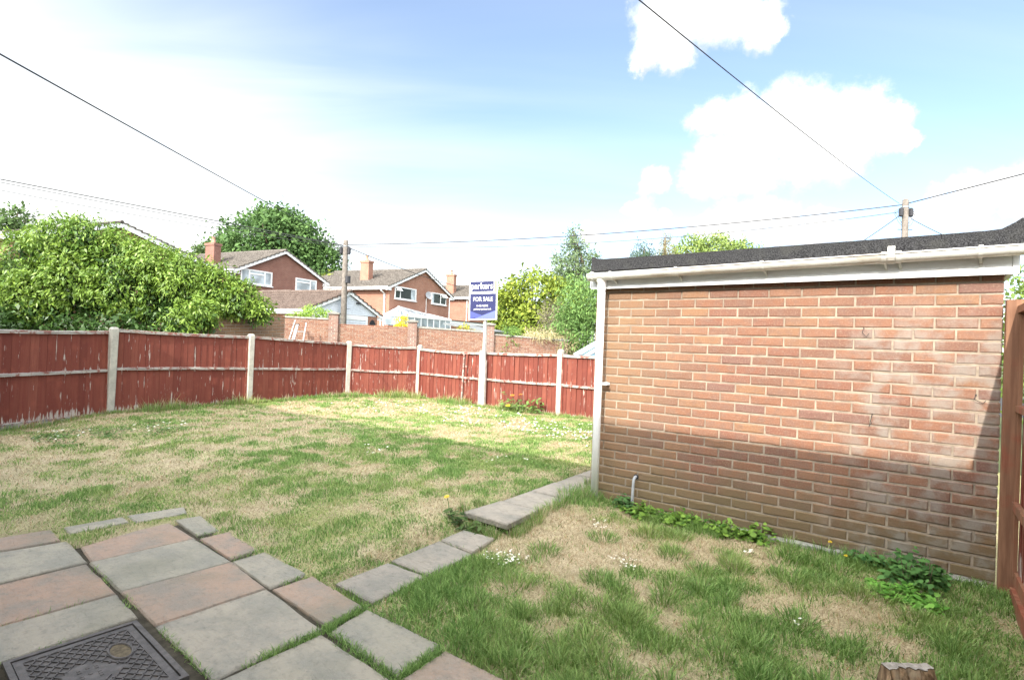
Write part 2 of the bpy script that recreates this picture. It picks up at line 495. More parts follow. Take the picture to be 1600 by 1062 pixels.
def m_attr(name, rough=0.55, transl=0.0, spec=0.3, var=0.0, scale=6.0):
    m, nt, b = new_mat(name, rough, spec)
    at = nn(nt, 'ShaderNodeAttribute', {'attribute_name': 'Col'})
    c = at.outputs['Color']
    if var:
        c = mixc(nt, mth(nt, 'MULTIPLY', sstep(nt, noise(nt, pos_of(nt), scale, 6.0, 0.7), 0.4, 0.7), var), c, (.13, .10, .055))
    nt.links.new(c, b.inputs['Base Color'])
    if transl:
        t = nn(nt, 'ShaderNodeBsdfTranslucent', None, Color=c)
        mx = nn(nt, 'ShaderNodeMixShader', None, i0=transl, i1=b.outputs[0], i2=t.outputs[0])
        nt.links.new(mx.outputs[0], nt.nodes['Material Output'].inputs[0])
    return m


def m_ground():
    m, nt, b = new_mat('lawn_soil', 0.95, 0.1)
    p = pos_of(nt)
    at = nn(nt, 'ShaderNodeAttribute', {'attribute_name': 'Col'})
    n1 = noise(nt, p, 70.0, 6.0, 0.75)
    n2 = noise(nt, p, 14.0, 5.0, 0.7)
    c = mixc(nt, mth(nt, 'MULTIPLY', sstep(nt, n1, 0.42, 0.66), 0.75), at.outputs['Color'], (.15, .11, .065))
    c = mixc(nt, mth(nt, 'MULTIPLY', sstep(nt, n2, 0.48, 0.68), 0.45), c, (.52, .43, .30))
    nt.links.new(c, b.inputs['Base Color'])
    bump(nt, b, n1, 0.8, 0.015)
    return m


def m_tiles(name, c1, c2, across):
    m, nt, b = new_mat(name, 0.9, 0.2)
    p = pos_of(nt)
    # vertical pan ridges running down the slope
    sep = nn(nt, 'ShaderNodeSeparateXYZ', None, Vector=p)
    u = mth(nt, 'ADD', mth(nt, 'MULTIPLY', sep.outputs[0], across[0]), mth(nt, 'MULTIPLY', sep.outputs[1], across[1]))
    w = mth(nt, 'SINE', mth(nt, 'MULTIPLY', u, 2 * math.pi / 0.3))
    c = mixc(nt, sstep(nt, noise(nt, p, 3.5, 6.0, 0.7), 0.35, 0.68), c1, c2)
    c = mixc(nt, mth(nt, 'MULTIPLY', sstep(nt, noise(nt, p, 11.0, 3.0), 0.55, 0.7), 0.5), c, tuple(k * 0.55 for k in c1))
    nt.links.new(c, b.inputs['Base Color'])
    bump(nt, b, w, 0.7, 0.05)
    return m


def m_glass(name, col, rough=0.08):
    m, nt, b = new_mat(name, rough, 0.25)
    p = pos_of(nt)
    c = mixc(nt, sstep(nt, noise(nt, p, 1.3, 3.0), 0.35, 0.65), col, tuple(k * 0.55 for k in col))
    nt.links.new(c, b.inputs['Base Color'])
    return m


def m_felt():
    m, nt, b = new_mat('mineral_roof_felt', 0.95, 0.2)
    p = pos_of(nt)
    n1 = noise(nt, p, 130.0, 3.0, 0.8)
    n2 = noise(nt, p, 7.0, 4.0)
    c = mixc(nt, sstep(nt, n1, 0.35, 0.68), (.007, .007, .008), (.065, .065, .068))
    c = mixc(nt, mth(nt, 'MULTIPLY', sstep(nt, n2, 0.5, 0.72), 0.5), c, (.055, .055, .05))
    nt.links.new(c, b.inputs['Base Color'])
    bump(nt, b, n1, 0.8, 0.006)
    return m


def m_upvc(name, col, grime):
    m, nt, b = new_mat(name, 0.38, 0.45)
    p = pos_of(nt)
    n1 = noise(nt, mapped(nt, p, (2.5, 8, 8)), 1.0, 6.0, 0.7)
    n2 = noise(nt, p, 75.0, 4.0, 0.7)
    nrm = nn(nt, 'ShaderNodeSeparateXYZ', None, Vector=nt.nodes.new('ShaderNodeNewGeometry').outputs['Normal']).outputs[2]
    c = mixc(nt, mth(nt, 'MULTIPLY', sstep(nt, n1, 0.42, 0.7), grime), col, (.42, .37, .31))
    c = mixc(nt, mth(nt, 'MULTIPLY', sstep(nt, n2, 0.62, 0.72), grime * 0.8), c, (.16, .13, .10))
    nt.links.new(c, b.inputs['Base Color'])
    return m


def m_log():
    m, nt, b = new_mat('sawn_log_wood', 0.9, 0.15)
    p = pos_of(nt)
    st = noise(nt, mapped(nt, p, (30, 30, 5)), 1.0, 6.0, 0.7, dist=1.2)
    c = mixc(nt, sstep(nt, st, 0.36, 0.66), (.09, .055, .032), (.40, .27, .16))
    c = mixc(nt, mth(nt, 'MULTIPLY', sstep(nt, noise(nt, p, 14.0, 4.0), 0.5, 0.66), 0.6), c, (.46, .37, .26))
    nt.links.new(c, b.inputs['Base Color'])
    bump(nt, b, st, 0.9, 0.012)
    return m


M = {}
M['garage_brick'] = m_garage_brick()
M['mortar'] = plain('sandy_mortar', (.32, .262, .205), 0.95, 0.3, 9.0, 0.1, bmp=0.5, dirt=((.17, .14, .095), 0.45))
M['brown_brick'] = m_wall_brick('brown_garden_brick', [(0, (.26, .115, .06)), (.3, (.22, .13, .085)), (.6, (.30, .15, .09)), (.8, (.33, .24, .175)), (1, (.25, .10, .05))])
M['orange_brick'] = m_wall_brick('orange_garden_brick', [(0, (0.183, 0.078, 0.049)), (.3, (0.214, 0.102, 0.063)), (.55, (0.158, 0.068, 0.046)), (.8, (0.229, 0.136, 0.093)), (1, (0.189, 0.073, 0.044))], False)
M['pier_brick'] = m_wall_brick('dark_pier_brick', [(0, (0.170, 0.102, 0.085)), (.5, (0.230, 0.128, 0.098)), (1, (0.204, 0.153, 0.132))], False)
M['mortar_pale'] = plain('pale_mortar', (0.345, 0.300, 0.247), 0.95, 0.25, 7.0, 0.1)
M['coping'] = plain('lichened_coping', (.22, .21, .185), 0.95, 0.35, 12.0, 0.1, bmp=0.6, dirt=((.36, .34, .27), 0.6))
M['concrete'] = plain('concrete_post', (.45, .43, .375), 0.92, 0.18, 10.0, 0.15, bmp=0.5, dirt=((.24, .235, .20), 0.55))
M['red'] = m_red_paint()
M['rail'] = m_weathered_rail()
M['brown_fence'] = m_brown_fence()
M['fence_back'] = plain('painted_gap_shade', (.07, .022, .016), 0.9, 0.2, 9.0)  # dark backing sheet, coloured to stand in for shade between the boards
M['slab_grey'] = m_slab('grey_riven_slab', [(0.365, 0.325, 0.254), (0.409, 0.365, 0.285), (0.336, 0.305, 0.240), (0.387, 0.339, 0.268)])
M['slab_pink'] = m_slab('pink_riven_slab', [(0.419, 0.273, 0.195), (0.376, 0.265, 0.195), (0.436, 0.285, 0.207)])
M['slab_path'] = m_slab('path_slab', [(0.358, 0.314, 0.259), (0.403, 0.352, 0.287), (0.376, 0.327, 0.271)], 1.0)
M['ground'] = m_ground()
M['blade'] = m_attr('grass_blade', 0.55, 0.38, 0.3)
M['leaf'] = m_attr('leaf', 0.42, 0.25, 0.35)
M['leaf_matt'] = m_attr('leaf_far', 0.65, 0.25, 0.2)
M['petal'] = plain('white_petal', (.80, .80, .76), 0.7, 0.08, 30.0)
M['petal_yellow'] = plain('yellow_petal', (.80, .58, .03), 0.6, 0.15, 40.0)
M['petal_orange'] = plain('orange_petal', (.80, .30, .04), 0.6, 0.15, 40.0)
M['bark'] = plain('bark', (.17, .13, .095), 0.95, 0.4, 14.0, 0.1, bmp=0.7)
M['felt'] = m_felt()
M['gutter'] = m_upvc('white_upvc_gutter', (.70, .70, .67), 0.95)
M['pipe'] = m_upvc('white_upvc_pipe', (.90, .91, .93), 0.03)
M['fascia'] = m_upvc('white_fascia', (.74, .75, .76), 0.35)
M['white'] = plain('white_upvc', (.78, .78, .78), 0.4, 0.08, 4.0, 0.4, bmp=0.0)
M['clad'] = plain('white_cladding', (.62, .66, .72), 0.5, 0.08, 4.0, 0.35, bmp=0.0)
M['grey_pipe'] = plain('grey_plastic_pipe', (.36, .37, .39), 0.5, 0.15, 20.0)
M['iron'] = plain('cast_iron', (.115, .104, .098), 0.62, 0.35, 22.0, 0.45, metallic=0.35, bmp=0.5, dirt=((.16, .115, .085), 0.55))
M['dark'] = plain('black_plastic', (.025, .025, .03), 0.6, 0.2, 10.0)
M['cable'] = plain('cable_sheath', (.045, .045, .05), 0.6, 0.2, 3.0)
M['pole'] = plain('weathered_pole', (0.161, 0.140, 0.122), 0.9, 0.3, 9.0, 0.15, bmp=0.6, dirt=((0.074, 0.062, 0.051), 0.5))
M['steel'] = plain('aluminium', (.26, .265, .27), 0.45, 0.12, 9.0, 0.5, metallic=0.3)
M['dish'] = plain('grey_dish', (.30, .31, .33), 0.5, 0.1, 6.0)
HA = math.radians(11)
M['house1_brick'] = m_house_brick('dark_red_house_brick', (.24, .105, .08), (.19, .082, .064), (.27, .20, .16), HA)
M['house2_brick'] = m_house_brick('orange_red_house_brick', (.33, .15, .10), (.27, .115, .08), (.34, .26, .20), HA)
M['rear_bounce_wall'] = plain('cream_bounce_render', (.62, .58, .50), 0.9, 0.08, 1.5, 0.15)  # wall of the unseen house, made pale to bounce light into the shade
M['tiles'] = m_tiles('grey_brown_roof_tile', (0.096, 0.084, 0.074), (0.167, 0.149, 0.131), (-math.cos(HA), -math.sin(HA)))
M['tiles_brown'] = m_tiles('brown_roof_tile', (0.105, 0.077, 0.064), (0.155, 0.118, 0.099), (-math.cos(HA), -math.sin(HA)))
M['tiles_rear'] = m_tiles('rear_roof_tile', (.15, .12, .10), (.22, .18, .15), (1, 0))
M['glass_dark'] = m_glass('dark_window_glass', (.022, .030, .024), 0.15)
M['glass_pale'] = m_glass('window_with_blind', (.50, .56, .60), 0.25)
M['glass_roof'] = m_glass('conservatory_glass', (.30, .36, .40))
M['sign_blue'] = plain('sign_blue', (.018, .022, .085), 0.45, 0.06, 3.0, bmp=0.0)
M['sign_pale'] = plain('sign_pale_blue', (.11, .135, .40), 0.45, 0.06, 3.0, bmp=0.0)
M['sign_mid'] = plain('sign_mid_blue', (.06, .075, .26), 0.45, 0.06, 3.0, bmp=0.0)
M['sign_yellow'] = plain('sign_yellow', (.80, .70, .16), 0.5, 0.08, 3.0, bmp=0.0)
M['sign_white'] = plain('sign_white', (0.680, 0.680, 0.680), 0.5, 0.06, 6.0, bmp=0.0)
M['post_white'] = plain('painted_sign_post', (0.475, 0.461, 0.429), 0.7, 0.2, 16.0, bmp=0.3, dirt=((0.259, 0.230, 0.192), 0.5))
M['car'] = plain('silver_car_paint', (.46, .48, .51), 0.25, 0.05, 2.0, 0.6, metallic=0.5, bmp=0.0)
M['car_glass'] = m_glass('car_glass', (.14, .26, .34), 0.03)
M['tyre'] = plain('tyre_rubber', (.02, .02, .02), 0.85, 0.2, 20.0)
M['asphalt'] = plain('asphalt', (.055, .055, .055), 0.95, 0.25, 6.0, 0.1, bmp=0.6)
M['log'] = m_log()
M['shed'] = plain('grey_shed_felt', (.17, .18, .185), 0.85, 0.2, 6.0)
M['soffit'] = plain('white_barge_board', (.74, .74, .75), 0.5, 0.07, 3.0, bmp=0.0)
M['footing'] = plain('concrete_footing', (.33, .32, .29), 0.95, 0.3, 24.0, 0.1, bmp=0.8, dirt=((.18, .15, .10), 0.5))

# ------------------------------------------------------------------ ground, lawn level, noise fields
_G = {}


def vnoise(x, y, scale, seed):
    if seed not in _G:
        _G[seed] = np.random.default_rng(seed).random((128, 128))
    g = _G[seed]
    X = np.asarray(x) * scale + 500.0; Y = np.asarray(y) * scale + 500.0
    xi = np.floor(X).astype(int); yi = np.floor(Y).astype(int)
    fx = X - xi; fy = Y - yi
    fx = fx * fx * (3 - 2 * fx); fy = fy * fy * (3 - 2 * fy)
    a = g[xi % 128, yi % 128]; b = g[(xi + 1) % 128, yi % 128]
    c = g[xi % 128, (yi + 1) % 128]; d = g[(xi + 1) % 128, (yi + 1) % 128]
    return (a * (1 - fx) + b * fx) * (1 - fy) + (c * (1 - fx) + d * fx) * fy


def fbm(x, y, scale, seed, o=3):
    t = 0; a = 1; s = 0
    for i in range(o):
        t = t + a * vnoise(x, y, scale * 2.03 ** i, seed + i); s += a; a *= 0.55
    return t / s


def sm(t):
    t = np.clip(t, 0, 1)
    return t * t * (3 - 2 * t)


SLABS = [   # corners on the ground, colour
    ([(-4.82, -3.27), (-4.95, -2.71), (-4.45, -2.73), (-4.50, -3.31)], 'p'),
    ([(-4.49, -3.32), (-4.44, -2.74), (-3.87, -2.77), (-3.92, -3.35)], 'g'),
    ([(-3.91, -3.35), (-3.86, -2.77), (-3.37, -2.83), (-3.40, -3.38)], 'p'),
    ([(-3.39, -3.38), (-3.36, -2.83), (-2.76, -2.89), (-2.75, -3.41)], 'g'),
    ([(-2.73, -3.41), (-2.72, -2.92), (-2.19, -2.95), (-2.20, -3.45)], 'g'),
    ([(-5.10, -3.78), (-5.00, -3.300), (-4.51, -3.330), (-4.53, -3.84)], 'g'),
    ([(-4.51, -3.85), (-4.49, -3.340), (-3.92, -3.372), (-3.95, -3.90)], 'p'),
    ([(-3.93, -3.90), (-3.90, -3.376), (-3.55, -3.400), (-3.56, -3.93)], 'g'),
    ([(-4.93, -2.66), (-4.90, -2.49), (-4.47, -2.56), (-4.49, -2.70)], 'g'),
    ([(-4.42, -2.71), (-4.40, -2.52), (-3.93, -2.56), (-3.92, -2.75)], 'p'),
    ([(-3.88, -2.76), (-3.87, -2.55), (-3.37, -2.57), (-3.36, -2.81)], 'g'),
    ([(-3.33, -2.81), (-3.31, -2.57), (-2.78, -2.62), (-2.78, -2.86)], 'p'),
    ([(-2.71, -2.88), (-2.75, -2.62), (-2.22, -2.62), (-2.20, -2.91)], 'g'),
    ([(-2.16, -2.90), (-2.17, -2.64), (-1.72, -2.65), (-1.70, -2.93)], 'p'),
    ([(-5.42, -3.75), (-5.34, -3.30), (-5.04, -3.32), (-5.13, -3.76)], 'p'),
    ([(-5.30, -3.24), (-5.27, -2.89), (-5.10, -2.90), (-5.13, -3.25)], 'g'),
    ([(-5.27, -2.86), (-5.20, -2.48), (-5.02, -2.54), (-5.06, -2.87)], 'g'),
    ([(-2.83, -3.94), (-2.79, -3.46), (-2.24, -3.49), (-2.26, -3.97)], 'g'),
    ([(-2.22, -3.98), (-2.18, -3.49), (-1.64, -3.52), (-1.66, -4.02)], 'p'),
    ([(-2.15, -3.46), (-2.15, -2.97), (-1.62, -2.98), (-1.60, -3.48)], 'g'),
]
for i_ in range(6):            # the rows that run back to the house wall
    for j_ in range(4):
        x0_ = -5.1 + 0.58 * i_; y0_ = -4.50 - 0.5 * j_ - 0.02 * i_
        SLABS.append(([(x0_, y0_), (x0_, y0_ + 0.47), (x0_ + 0.56, y0_ + 0.45), (x0_ + 0.56, y0_ - 0.02)], 'gp'[(i_ + j_) % 2]))
MANHOLE = [(-3.53, -3.92), (-3.52, -3.42), (-2.86, -3.46), (-2.87, -3.95)]
PATH = [
    ([(-3.11, -2.55), (-2.77, -2.57), (-2.78, -2.15), (-3.11, -2.16)], 0.014),
    ([(-3.11, -2.13), (-2.78, -2.13), (-2.79, -1.71), (-3.12, -1.68)], 0.018),
    ([(-3.12, -1.66), (-2.80, -1.69), (-2.86, -1.38), (-3.14, -1.40)], 0.02),
    ([(-3.26, -1.25), (-2.83, -1.27), (-2.85, -0.83), (-3.23, -0.82)], 0.10),
    ([(-3.23, -0.80), (-2.85, -0.82), (-2.86, -0.40), (-3.22, -0.39)], 0.095),
    ([(-3.22, -0.37), (-2.87, -0.39), (-2.89, 0.03), (-3.22, 0.03)], 0.095),
    ([(-3.22, 0.05), (-2.90, 0.05), (-2.92, 0.47), (-3.23, 0.47)], 0.09),
    ([(-3.23, 0.49), (-2.92, 0.49), (-2.93, 0.91), (-3.23, 0.91)], 0.09),
    ([(-3.23, 0.93), (-2.93, 0.93), (-2.93, 1.36), (-3.24, 1.36)], 0.09),
]


def inside(poly, x, y, grow=0.0):
    p = np.array(poly); c = p.mean(0)
    d = p - c
    p = c + d * (1 + grow / np.linalg.norm(d, axis=1, keepdims=True))
    r = np.ones(np.shape(x), bool); area = 0
    for i in range(len(p)):
        a = p[i]; b = p[(i + 1) % len(p)]; area += a[0] * b[1] - b[0] * a[1]
    s = 1 if area > 0 else -1
    for i in range(len(p)):
        a = p[i]; b = p[(i + 1) % len(p)]
        r &= s * ((b[0] - a[0]) * (y - a[1]) - (b[1] - a[1]) * (x - a[0])) > 0
    return r


def on_slab(x, y, grow=0.0):
    r = np.zeros(np.shape(x), bool)
    for p, _ in SLABS: r |= inside(p, x, y, grow)
    for p, _ in PATH: r |= inside(p, x, y, grow)
    return r | inside(MANHOLE, x, y, grow)


def patio_zone(x, y):
    return sm((-2.55 - y) / 0.12) * sm((x + 5.45 - 0.55 * sm((y + 3.36) / 0.06)) / 0.12) * sm((-1.62 - x) / 0.12)


def gz(x, y):
    x = np.asarray(x, float); y = np.asarray(y, float)
    z = 0.085 * sm((-3.16 - x) / 0.2) * sm((y + 2.35) / 1.1)
    z = z + 0.070 * sm((x + 3.3) / 0.2) * sm((-2.25 - x) / 0.55) * sm((y + 1.22) / 0.5)
    z = z + 0.03 * sm((-x - 8) / 2.5) + (fbm(x, y, 1.3, 40) - 0.5) * 0.045 * sm((-2.2 - y) / -0.5)
    z = z + 0.035 * sm((y + 0.5) / 0.5) * sm((x + 1.6) / 1.2)
    z = z - 0.020 * sm((x + 3.25) / 0.1) * sm((-2.72 - x) / 0.1) * sm((y + 2.75) / 0.15) * sm((-1.3 - y) / 0.1)
    z = z - 0.035 * patio_zone(x, y)
    out = sm((y - 4.4) / 0.4)
    return z * (1 - out) - 0.02 * out


def green(x, y):
    """0 = parched straw, 1 = green"""
    g = 0.57 + 0.92 * (fbm(x, y, 0.85, 3, 3) - 0.5) + 1.35 * (fbm(x, y, 4.2, 9, 2) - 0.5)
    g = g + 0.34 * sm((-0.95 - y) / 1.5) * sm((x + 3.2) / 0.5)                   # strong grass in the near right
    g = g - 0.55 * np.exp(-(((x + 2.2) / 0.55) ** 2 + ((y + 0.95) / 0.75) ** 2))  # parched by the pipe
    g = g + 0.40 * np.exp(-(((x + 1.55) / 0.42) ** 2 + ((y + 0.95) / 0.30) ** 2))
    g = g + 0.28 * sm((y + 1.1) / 0.6) * sm((x + 1.3) / 0.5)
    g = g + 0.34 * np.exp(-(((x + 3.9) / 0.9) ** 2 + ((y + 2.0) / 0.55) ** 2))
    g = g + 0.26 * np.exp(-(((x + 5.6) / 0.45) ** 2 + ((y + 2.6) / 0.9) ** 2))
    g = g + 0.28 * np.exp(-(((x + 4.3) / 1.0) ** 2 + ((y - 1.0) / 0.9) ** 2))
    g = g - 0.16 * sm((-x - 6.0) / 2.0) - 0.10 * sm((y - 2.2) / 1.0) * sm((-x - 5) / 2)
    g = g + 0.5 * np.exp(-(((x + 5.03) / 0.10) ** 2 + ((y + 3.0) / 0.5) ** 4))
    return np.clip(g, 0, 1)


def build_ground():
    nx, ny = 300, 250
    X, Y = np.meshgrid(np.linspace(-11.6, 0.9, nx), np.linspace(-6.4, 4.9, ny), indexing='ij')
    Z = gz(X, Y)
    V = np.stack([X, Y, Z], -1).reshape(-1, 3)
    idx = np.arange(nx * ny).reshape(nx, ny)
    F = np.stack([idx[:-1, :-1], idx[1:, :-1], idx[1:, 1:], idx[:-1, 1:]], -1).reshape(-1, 4)
    g = green(X, Y).reshape(-1, 1); n = fbm(X, Y, 9.0, 60).reshape(-1, 1)
    c = (1 - g) * np.array([.52, .44, .295]) + g * np.array([.30, .315, .125])
    c = c * (0.8 + 0.4 * n)
    pz = patio_zone(X, Y).reshape(-1, 1)
    c = c * (1 - pz) + pz * np.array([.045, .04, .03])
    o = mesh_np('lawn', V, F, M['ground'], c, smooth=True)
    tag(o, kind='structure')
    # everything beyond, out to the horizon
    rings = []
    for (x0, x1, y0, y1) in ((-600, 600, 4.9, 900), (-600, -11.6, -600, 4.9), (0.9, 600, -600, 4.9), (-11.6, 0.9, -600, -6.4)):
        rings.append((x0, x1, y0, y1))
    mb = MB()
    for (x0, x1, y0, y1) in rings:
        mb.add([(x0, y0, -0.02), (x1, y0, -0.02), (x1, y1, -0.02), (x0, y1, -0.02)], [(0, 1, 2, 3)])
    gm = plain('far_ground', (.085, .10, .045), 0.95, 0.4, 0.8, 0.1, bmp=0.5, dirt=((.17, .14, .09), 0.5))
    tag(mb.build('ground', gm, origin=Vector((0, 0, 0))), kind='structure')
    rd = MB().prism([(-13.6, 5.2), (-8.8, 5.2), (2.5, 14.9), (20, 30), (15, 34), (-4.0, 17.6), (-11.2, 13.2), (-18.2, 6.4), (-16.2, 4.2)], -0.5, -0.012)
    tag(rd.build('road', M['asphalt'], origin=Vector((0, 0, 0))), kind='structure')


build_ground()


def chamfer_slab(poly, z0, z1, ch=0.008, shrink=-0.003, jit=0.0):
    p = [Vector((a, b, 0)) for a, b in poly]
    c = sum(p, Vector()) / 4
    area = sum(p[i].x * p[(i + 1) % 4].y - p[(i + 1) % 4].x * p[i].y for i in range(4))
    if area < 0: p.reverse()
    ring = lambda d, z: [Vector((q.x + (c.x - q.x) / (q - c).length * d, q.y + (c.y - q.y) / (q - c).length * d, z + (random.uniform(-jit, jit)))) for q in p]
    # worn outline: subdivide each edge and nudge
    def outline(d, z, rs):
        r = random.Random(rs); out = []
        base = ring(d, z)
        for i in range(4):
            a, b = base[i], base[(i + 1) % 4]
            for k in range(6):
                t = k / 6
                q = a.lerp(b, t)
                w = r.uniform(-0.004, 0.004)
                n = (c - q); n.z = 0; n.normalize()
                out.append(Vector((q.x + n.x * w, q.y + n.y * w, q.z)))
        return out
    s = random.randint(0, 99999)
    lo = outline(shrink, z0, s); mi = outline(shrink, z1 - ch, s); hi = outline(shrink + ch * 1.3, z1, s)
    n = len(lo)
    mb = MB()
    fs = [tuple(range(n))[::-1], tuple(range(2 * n, 3 * n))]
    for k in range(2):
        for i in range(n):
            j = (i + 1) % n
            fs.append((k * n + i, k * n + j, (k + 1) * n + j, (k + 1) * n + i))
    mb.add(lo + mi + hi, fs)
    return mb


def build_patio():
    bed = MB().prism([(-5.45, -6.0), (-1.55, -6.0), (-1.55, -2.66), (-4.86, -2.60), (-4.84, -3.33), (-5.42, -3.36)], -0.12, -0.014)
    soil = plain('joint_soil', (.06, .052, .038), 0.95, 0.4, 20.0, 0.1, bmp=0.6)
    pt = bed.build('patio', soil, origin=Vector((0, 0, 0)))
    tag(pt, kind='structure')
    ORG[pt.name] = Vector((0, 0, 0))
    for p, c in SLABS:
        cx = sum(q[0] for q in p) / 4
        z = random.uniform(-0.004, 0.004) + (0.008 if cx < -5.08 and p[0][1] > -3.73 else 0)
        chamfer_slab(p, -0.05, z, jit=0.0015).build('paving_slab', M['slab_pink' if c == 'p' else 'slab_grey'], pt)
    bed2 = MB().prism([(-3.10, -2.56), (-2.80, -2.56), (-2.84, -1.40), (-3.10, -1.40)], -0.1, -0.03)
    bed2.prism([(-3.20, -1.2), (-2.88, -1.2), (-2.95, 1.33), (-3.2, 1.33)], -0.1, 0.05)
    pa = bed2.build('garden_path', soil, origin=Vector((0, 0, 0)))
    tag(pa, kind='structure')
    for p, z in PATH:
        chamfer_slab(p, z - 0.045, z + random.uniform(-0.003, 0.003), jit=0.002).build('path_slab', M['slab_path'], pa)


build_patio()


def build_manhole():
    t = thing('manhole_cover', 'dark cast iron inspection cover with diamond ribs set in the patio', 'manhole cover', (-3.2, -3.68, 0))
    a = -0.062
    R = Matrix.Rotation(a, 4, 'Z')
    T = Matrix.Translation((-3.195, -3.685, 0)) @ R
    hw, hh = 0.33, 0.245
    fr = MB()
    fr.box(-hw, hw, hh - 0.022, hh, -0.04, 0.004); fr.box(-hw, hw, -hh, -hh + 0.022, -0.04, 0.004)
    fr.box(-hw, -hw + 0.022, -hh + 0.022, hh - 0.022, -0.04, 0.004); fr.box(hw - 0.022, hw, -hh + 0.022, hh - 0.022, -0.04, 0.004)
    fr.xf(T).build('frame', M['iron'], t)
    iw, ih = hw - 0.027, hh - 0.027
    lid = MB().box(-iw, iw, -ih, ih, -0.04, -0.006)
    lid.xf(T)
    lo = lid.build('lid', M['iron'], t)
    rim = MB()
    for s in (-1, 1):
        rim.box(-iw, iw, s * ih - (0.03 if s > 0 else 0), s * ih + (0.03 if s < 0 else 0), -0.006, -0.001)
        rim.box(s * iw - (0.03 if s > 0 else 0), s * iw + (0.03 if s < 0 else 0), -ih + 0.03, ih - 0.03, -0.006, -0.001)
    rim.xf(T).build('rim', M['iron'], lo)
    ribs = MB()
    bw, bh = iw - 0.03, ih - 0.03
    for sgn in (-1, 1):
        d = Vector((math.cos(0.62), sgn * math.sin(0.62), 0)); n = Vector((-d.y, d.x, 0))
        for k in range(-16, 17):
            p0 = n * (k * 0.034)
            t0, t1 = -9.0, 9.0
            for ax, lim in ((0, bw), (1, bh)):
                if abs(d[ax]) < 1e-6: continue
                u, v = (-lim - p0[ax]) / d[ax], (lim - p0[ax]) / d[ax]
                t0 = max(t0, min(u, v)); t1 = min(t1, max(u, v))
            if t1 - t0 < 0.02: continue
            # leave the plate and the hand hole free
            steps = int((t1 - t0) / 0.012) + 1; run = None
            for i in range(steps + 1):
                q = p0 + d * min(t0 + i * 0.012, t1)
                free = (abs(q.x - 0.03) + abs(q.y + 0.03) > 0.14) and (((q.x + 0.09) / 0.085) ** 2 + ((q.y - 0.115) / 0.05) ** 2 > 1)
                if free and run is None: run = q
                if run is not None and (not free or i == steps):
                    if (q - run).length > 0.015:
                        ribs.bar(run + Vector((0, 0, -0.0035)), q + Vector((0, 0, -0.0035)), 0.006, 0.006)
                    run = None
    ribs.xf(T).build('rib_pattern', M['iron'], lo)
    plate = MB()
    o = [(0.03 + x, -0.03 + y) for x, y in ((-.11, .02), (-.06, .07), (.05, .07), (.10, .02), (.10, -.03), (.05, -.075), (-.06, -.075), (-.11, -.03))]
    plate.prism(o, -0.006, -0.001)
    for r_ in range(3):
        for k in range(6):
            if random.random() < 0.8:
                plate.box(-0.02 + k * 0.018 - 0.05 + 0.03, -0.02 + k * 0.018 - 0.038 + 0.03, 0.005 - r_ * 0.03, 0.017 - r_ * 0.03, -0.001, 0.0012)
    plate.xf(T).build('name_plate', M['iron'], lo)
    ring = MB()
    n = 24; ov = [(-0.09 + 0.078 * math.cos(2 * math.pi * k / n), 0.115 + 0.042 * math.sin(2 * math.pi * k / n)) for k in range(n)]
    ring.tube([(x, y, -0.003) for x, y in ov + ov[:1]], 0.006, 6, False)
    ring.xf(T).build('hand_hole', M['iron'], lo)
    sand = plain('silt', (.12, .095, .06), 0.95, 0.4, 60.0)
    MB().prism([(x * 0.99 - 0.0009, y) for x, y in ov], -0.006, -0.0045).xf(T).build('silt', sand, lo)


build_manhole()

# ------------------------------------------------------------------ brick garage
BRICK_CACHE = {}


def brick_mesh(w, h=0.0635, d=0.10, ch=0.0045, var=None):
    """stretcher with slightly worn, uneven arrises; a few variants of each length"""
    var = random.randrange(5) if var is None else var
    key = (round(w, 3), h, d, var)
    if key in BRICK_CACHE: return BRICK_CACHE[key]
    r = random.Random(var * 7 + int(w * 1000))
    x, z = w / 2, h / 2
    n = 3 if w > 0.15 else 2
    out = [(-x + 2 * x * i / n, -z) for i in range(n)] + [(x, -z), (x, 0)] + [(x - 2 * x * i / n, z) for i in range(n)] + [(-x, z), (-x, 0)]
    k = len(out)
    j = lambda s_: r.uniform(-s_, s_)
    back = [(p, d, q) for p, q in out]
    mid = [(p, ch, q) for p, q in out]
    front = []
    for p, q in out:
        c1 = ch + abs(r.gauss(0, 0.0022)) + (0.009 if r.random() < 0.05 else 0)
        sx = 0 if abs(p) < x - 1e-6 else (c1 if p < 0 else -c1)
        sz = 0 if abs(q) < 1e-6 else (c1 if q < 0 else -c1)
        front.append((p + sx, j(0.0009), q + sz))
    fs = [tuple(range(k))[::-1], tuple(range(2 * k, 3 * k))]
    for b_ in (0, k):
        for i in range(k):
            i2 = (i + 1) % k
            fs.append((b_ + i, b_ + i2, b_ + k + i2, b_ + k + i))
    me = bpy.data.meshes.new('brick')
    me.from_pydata(back + mid + front, [], fs)
    me.update()
    BRICK_CACHE[key] = me
    return me


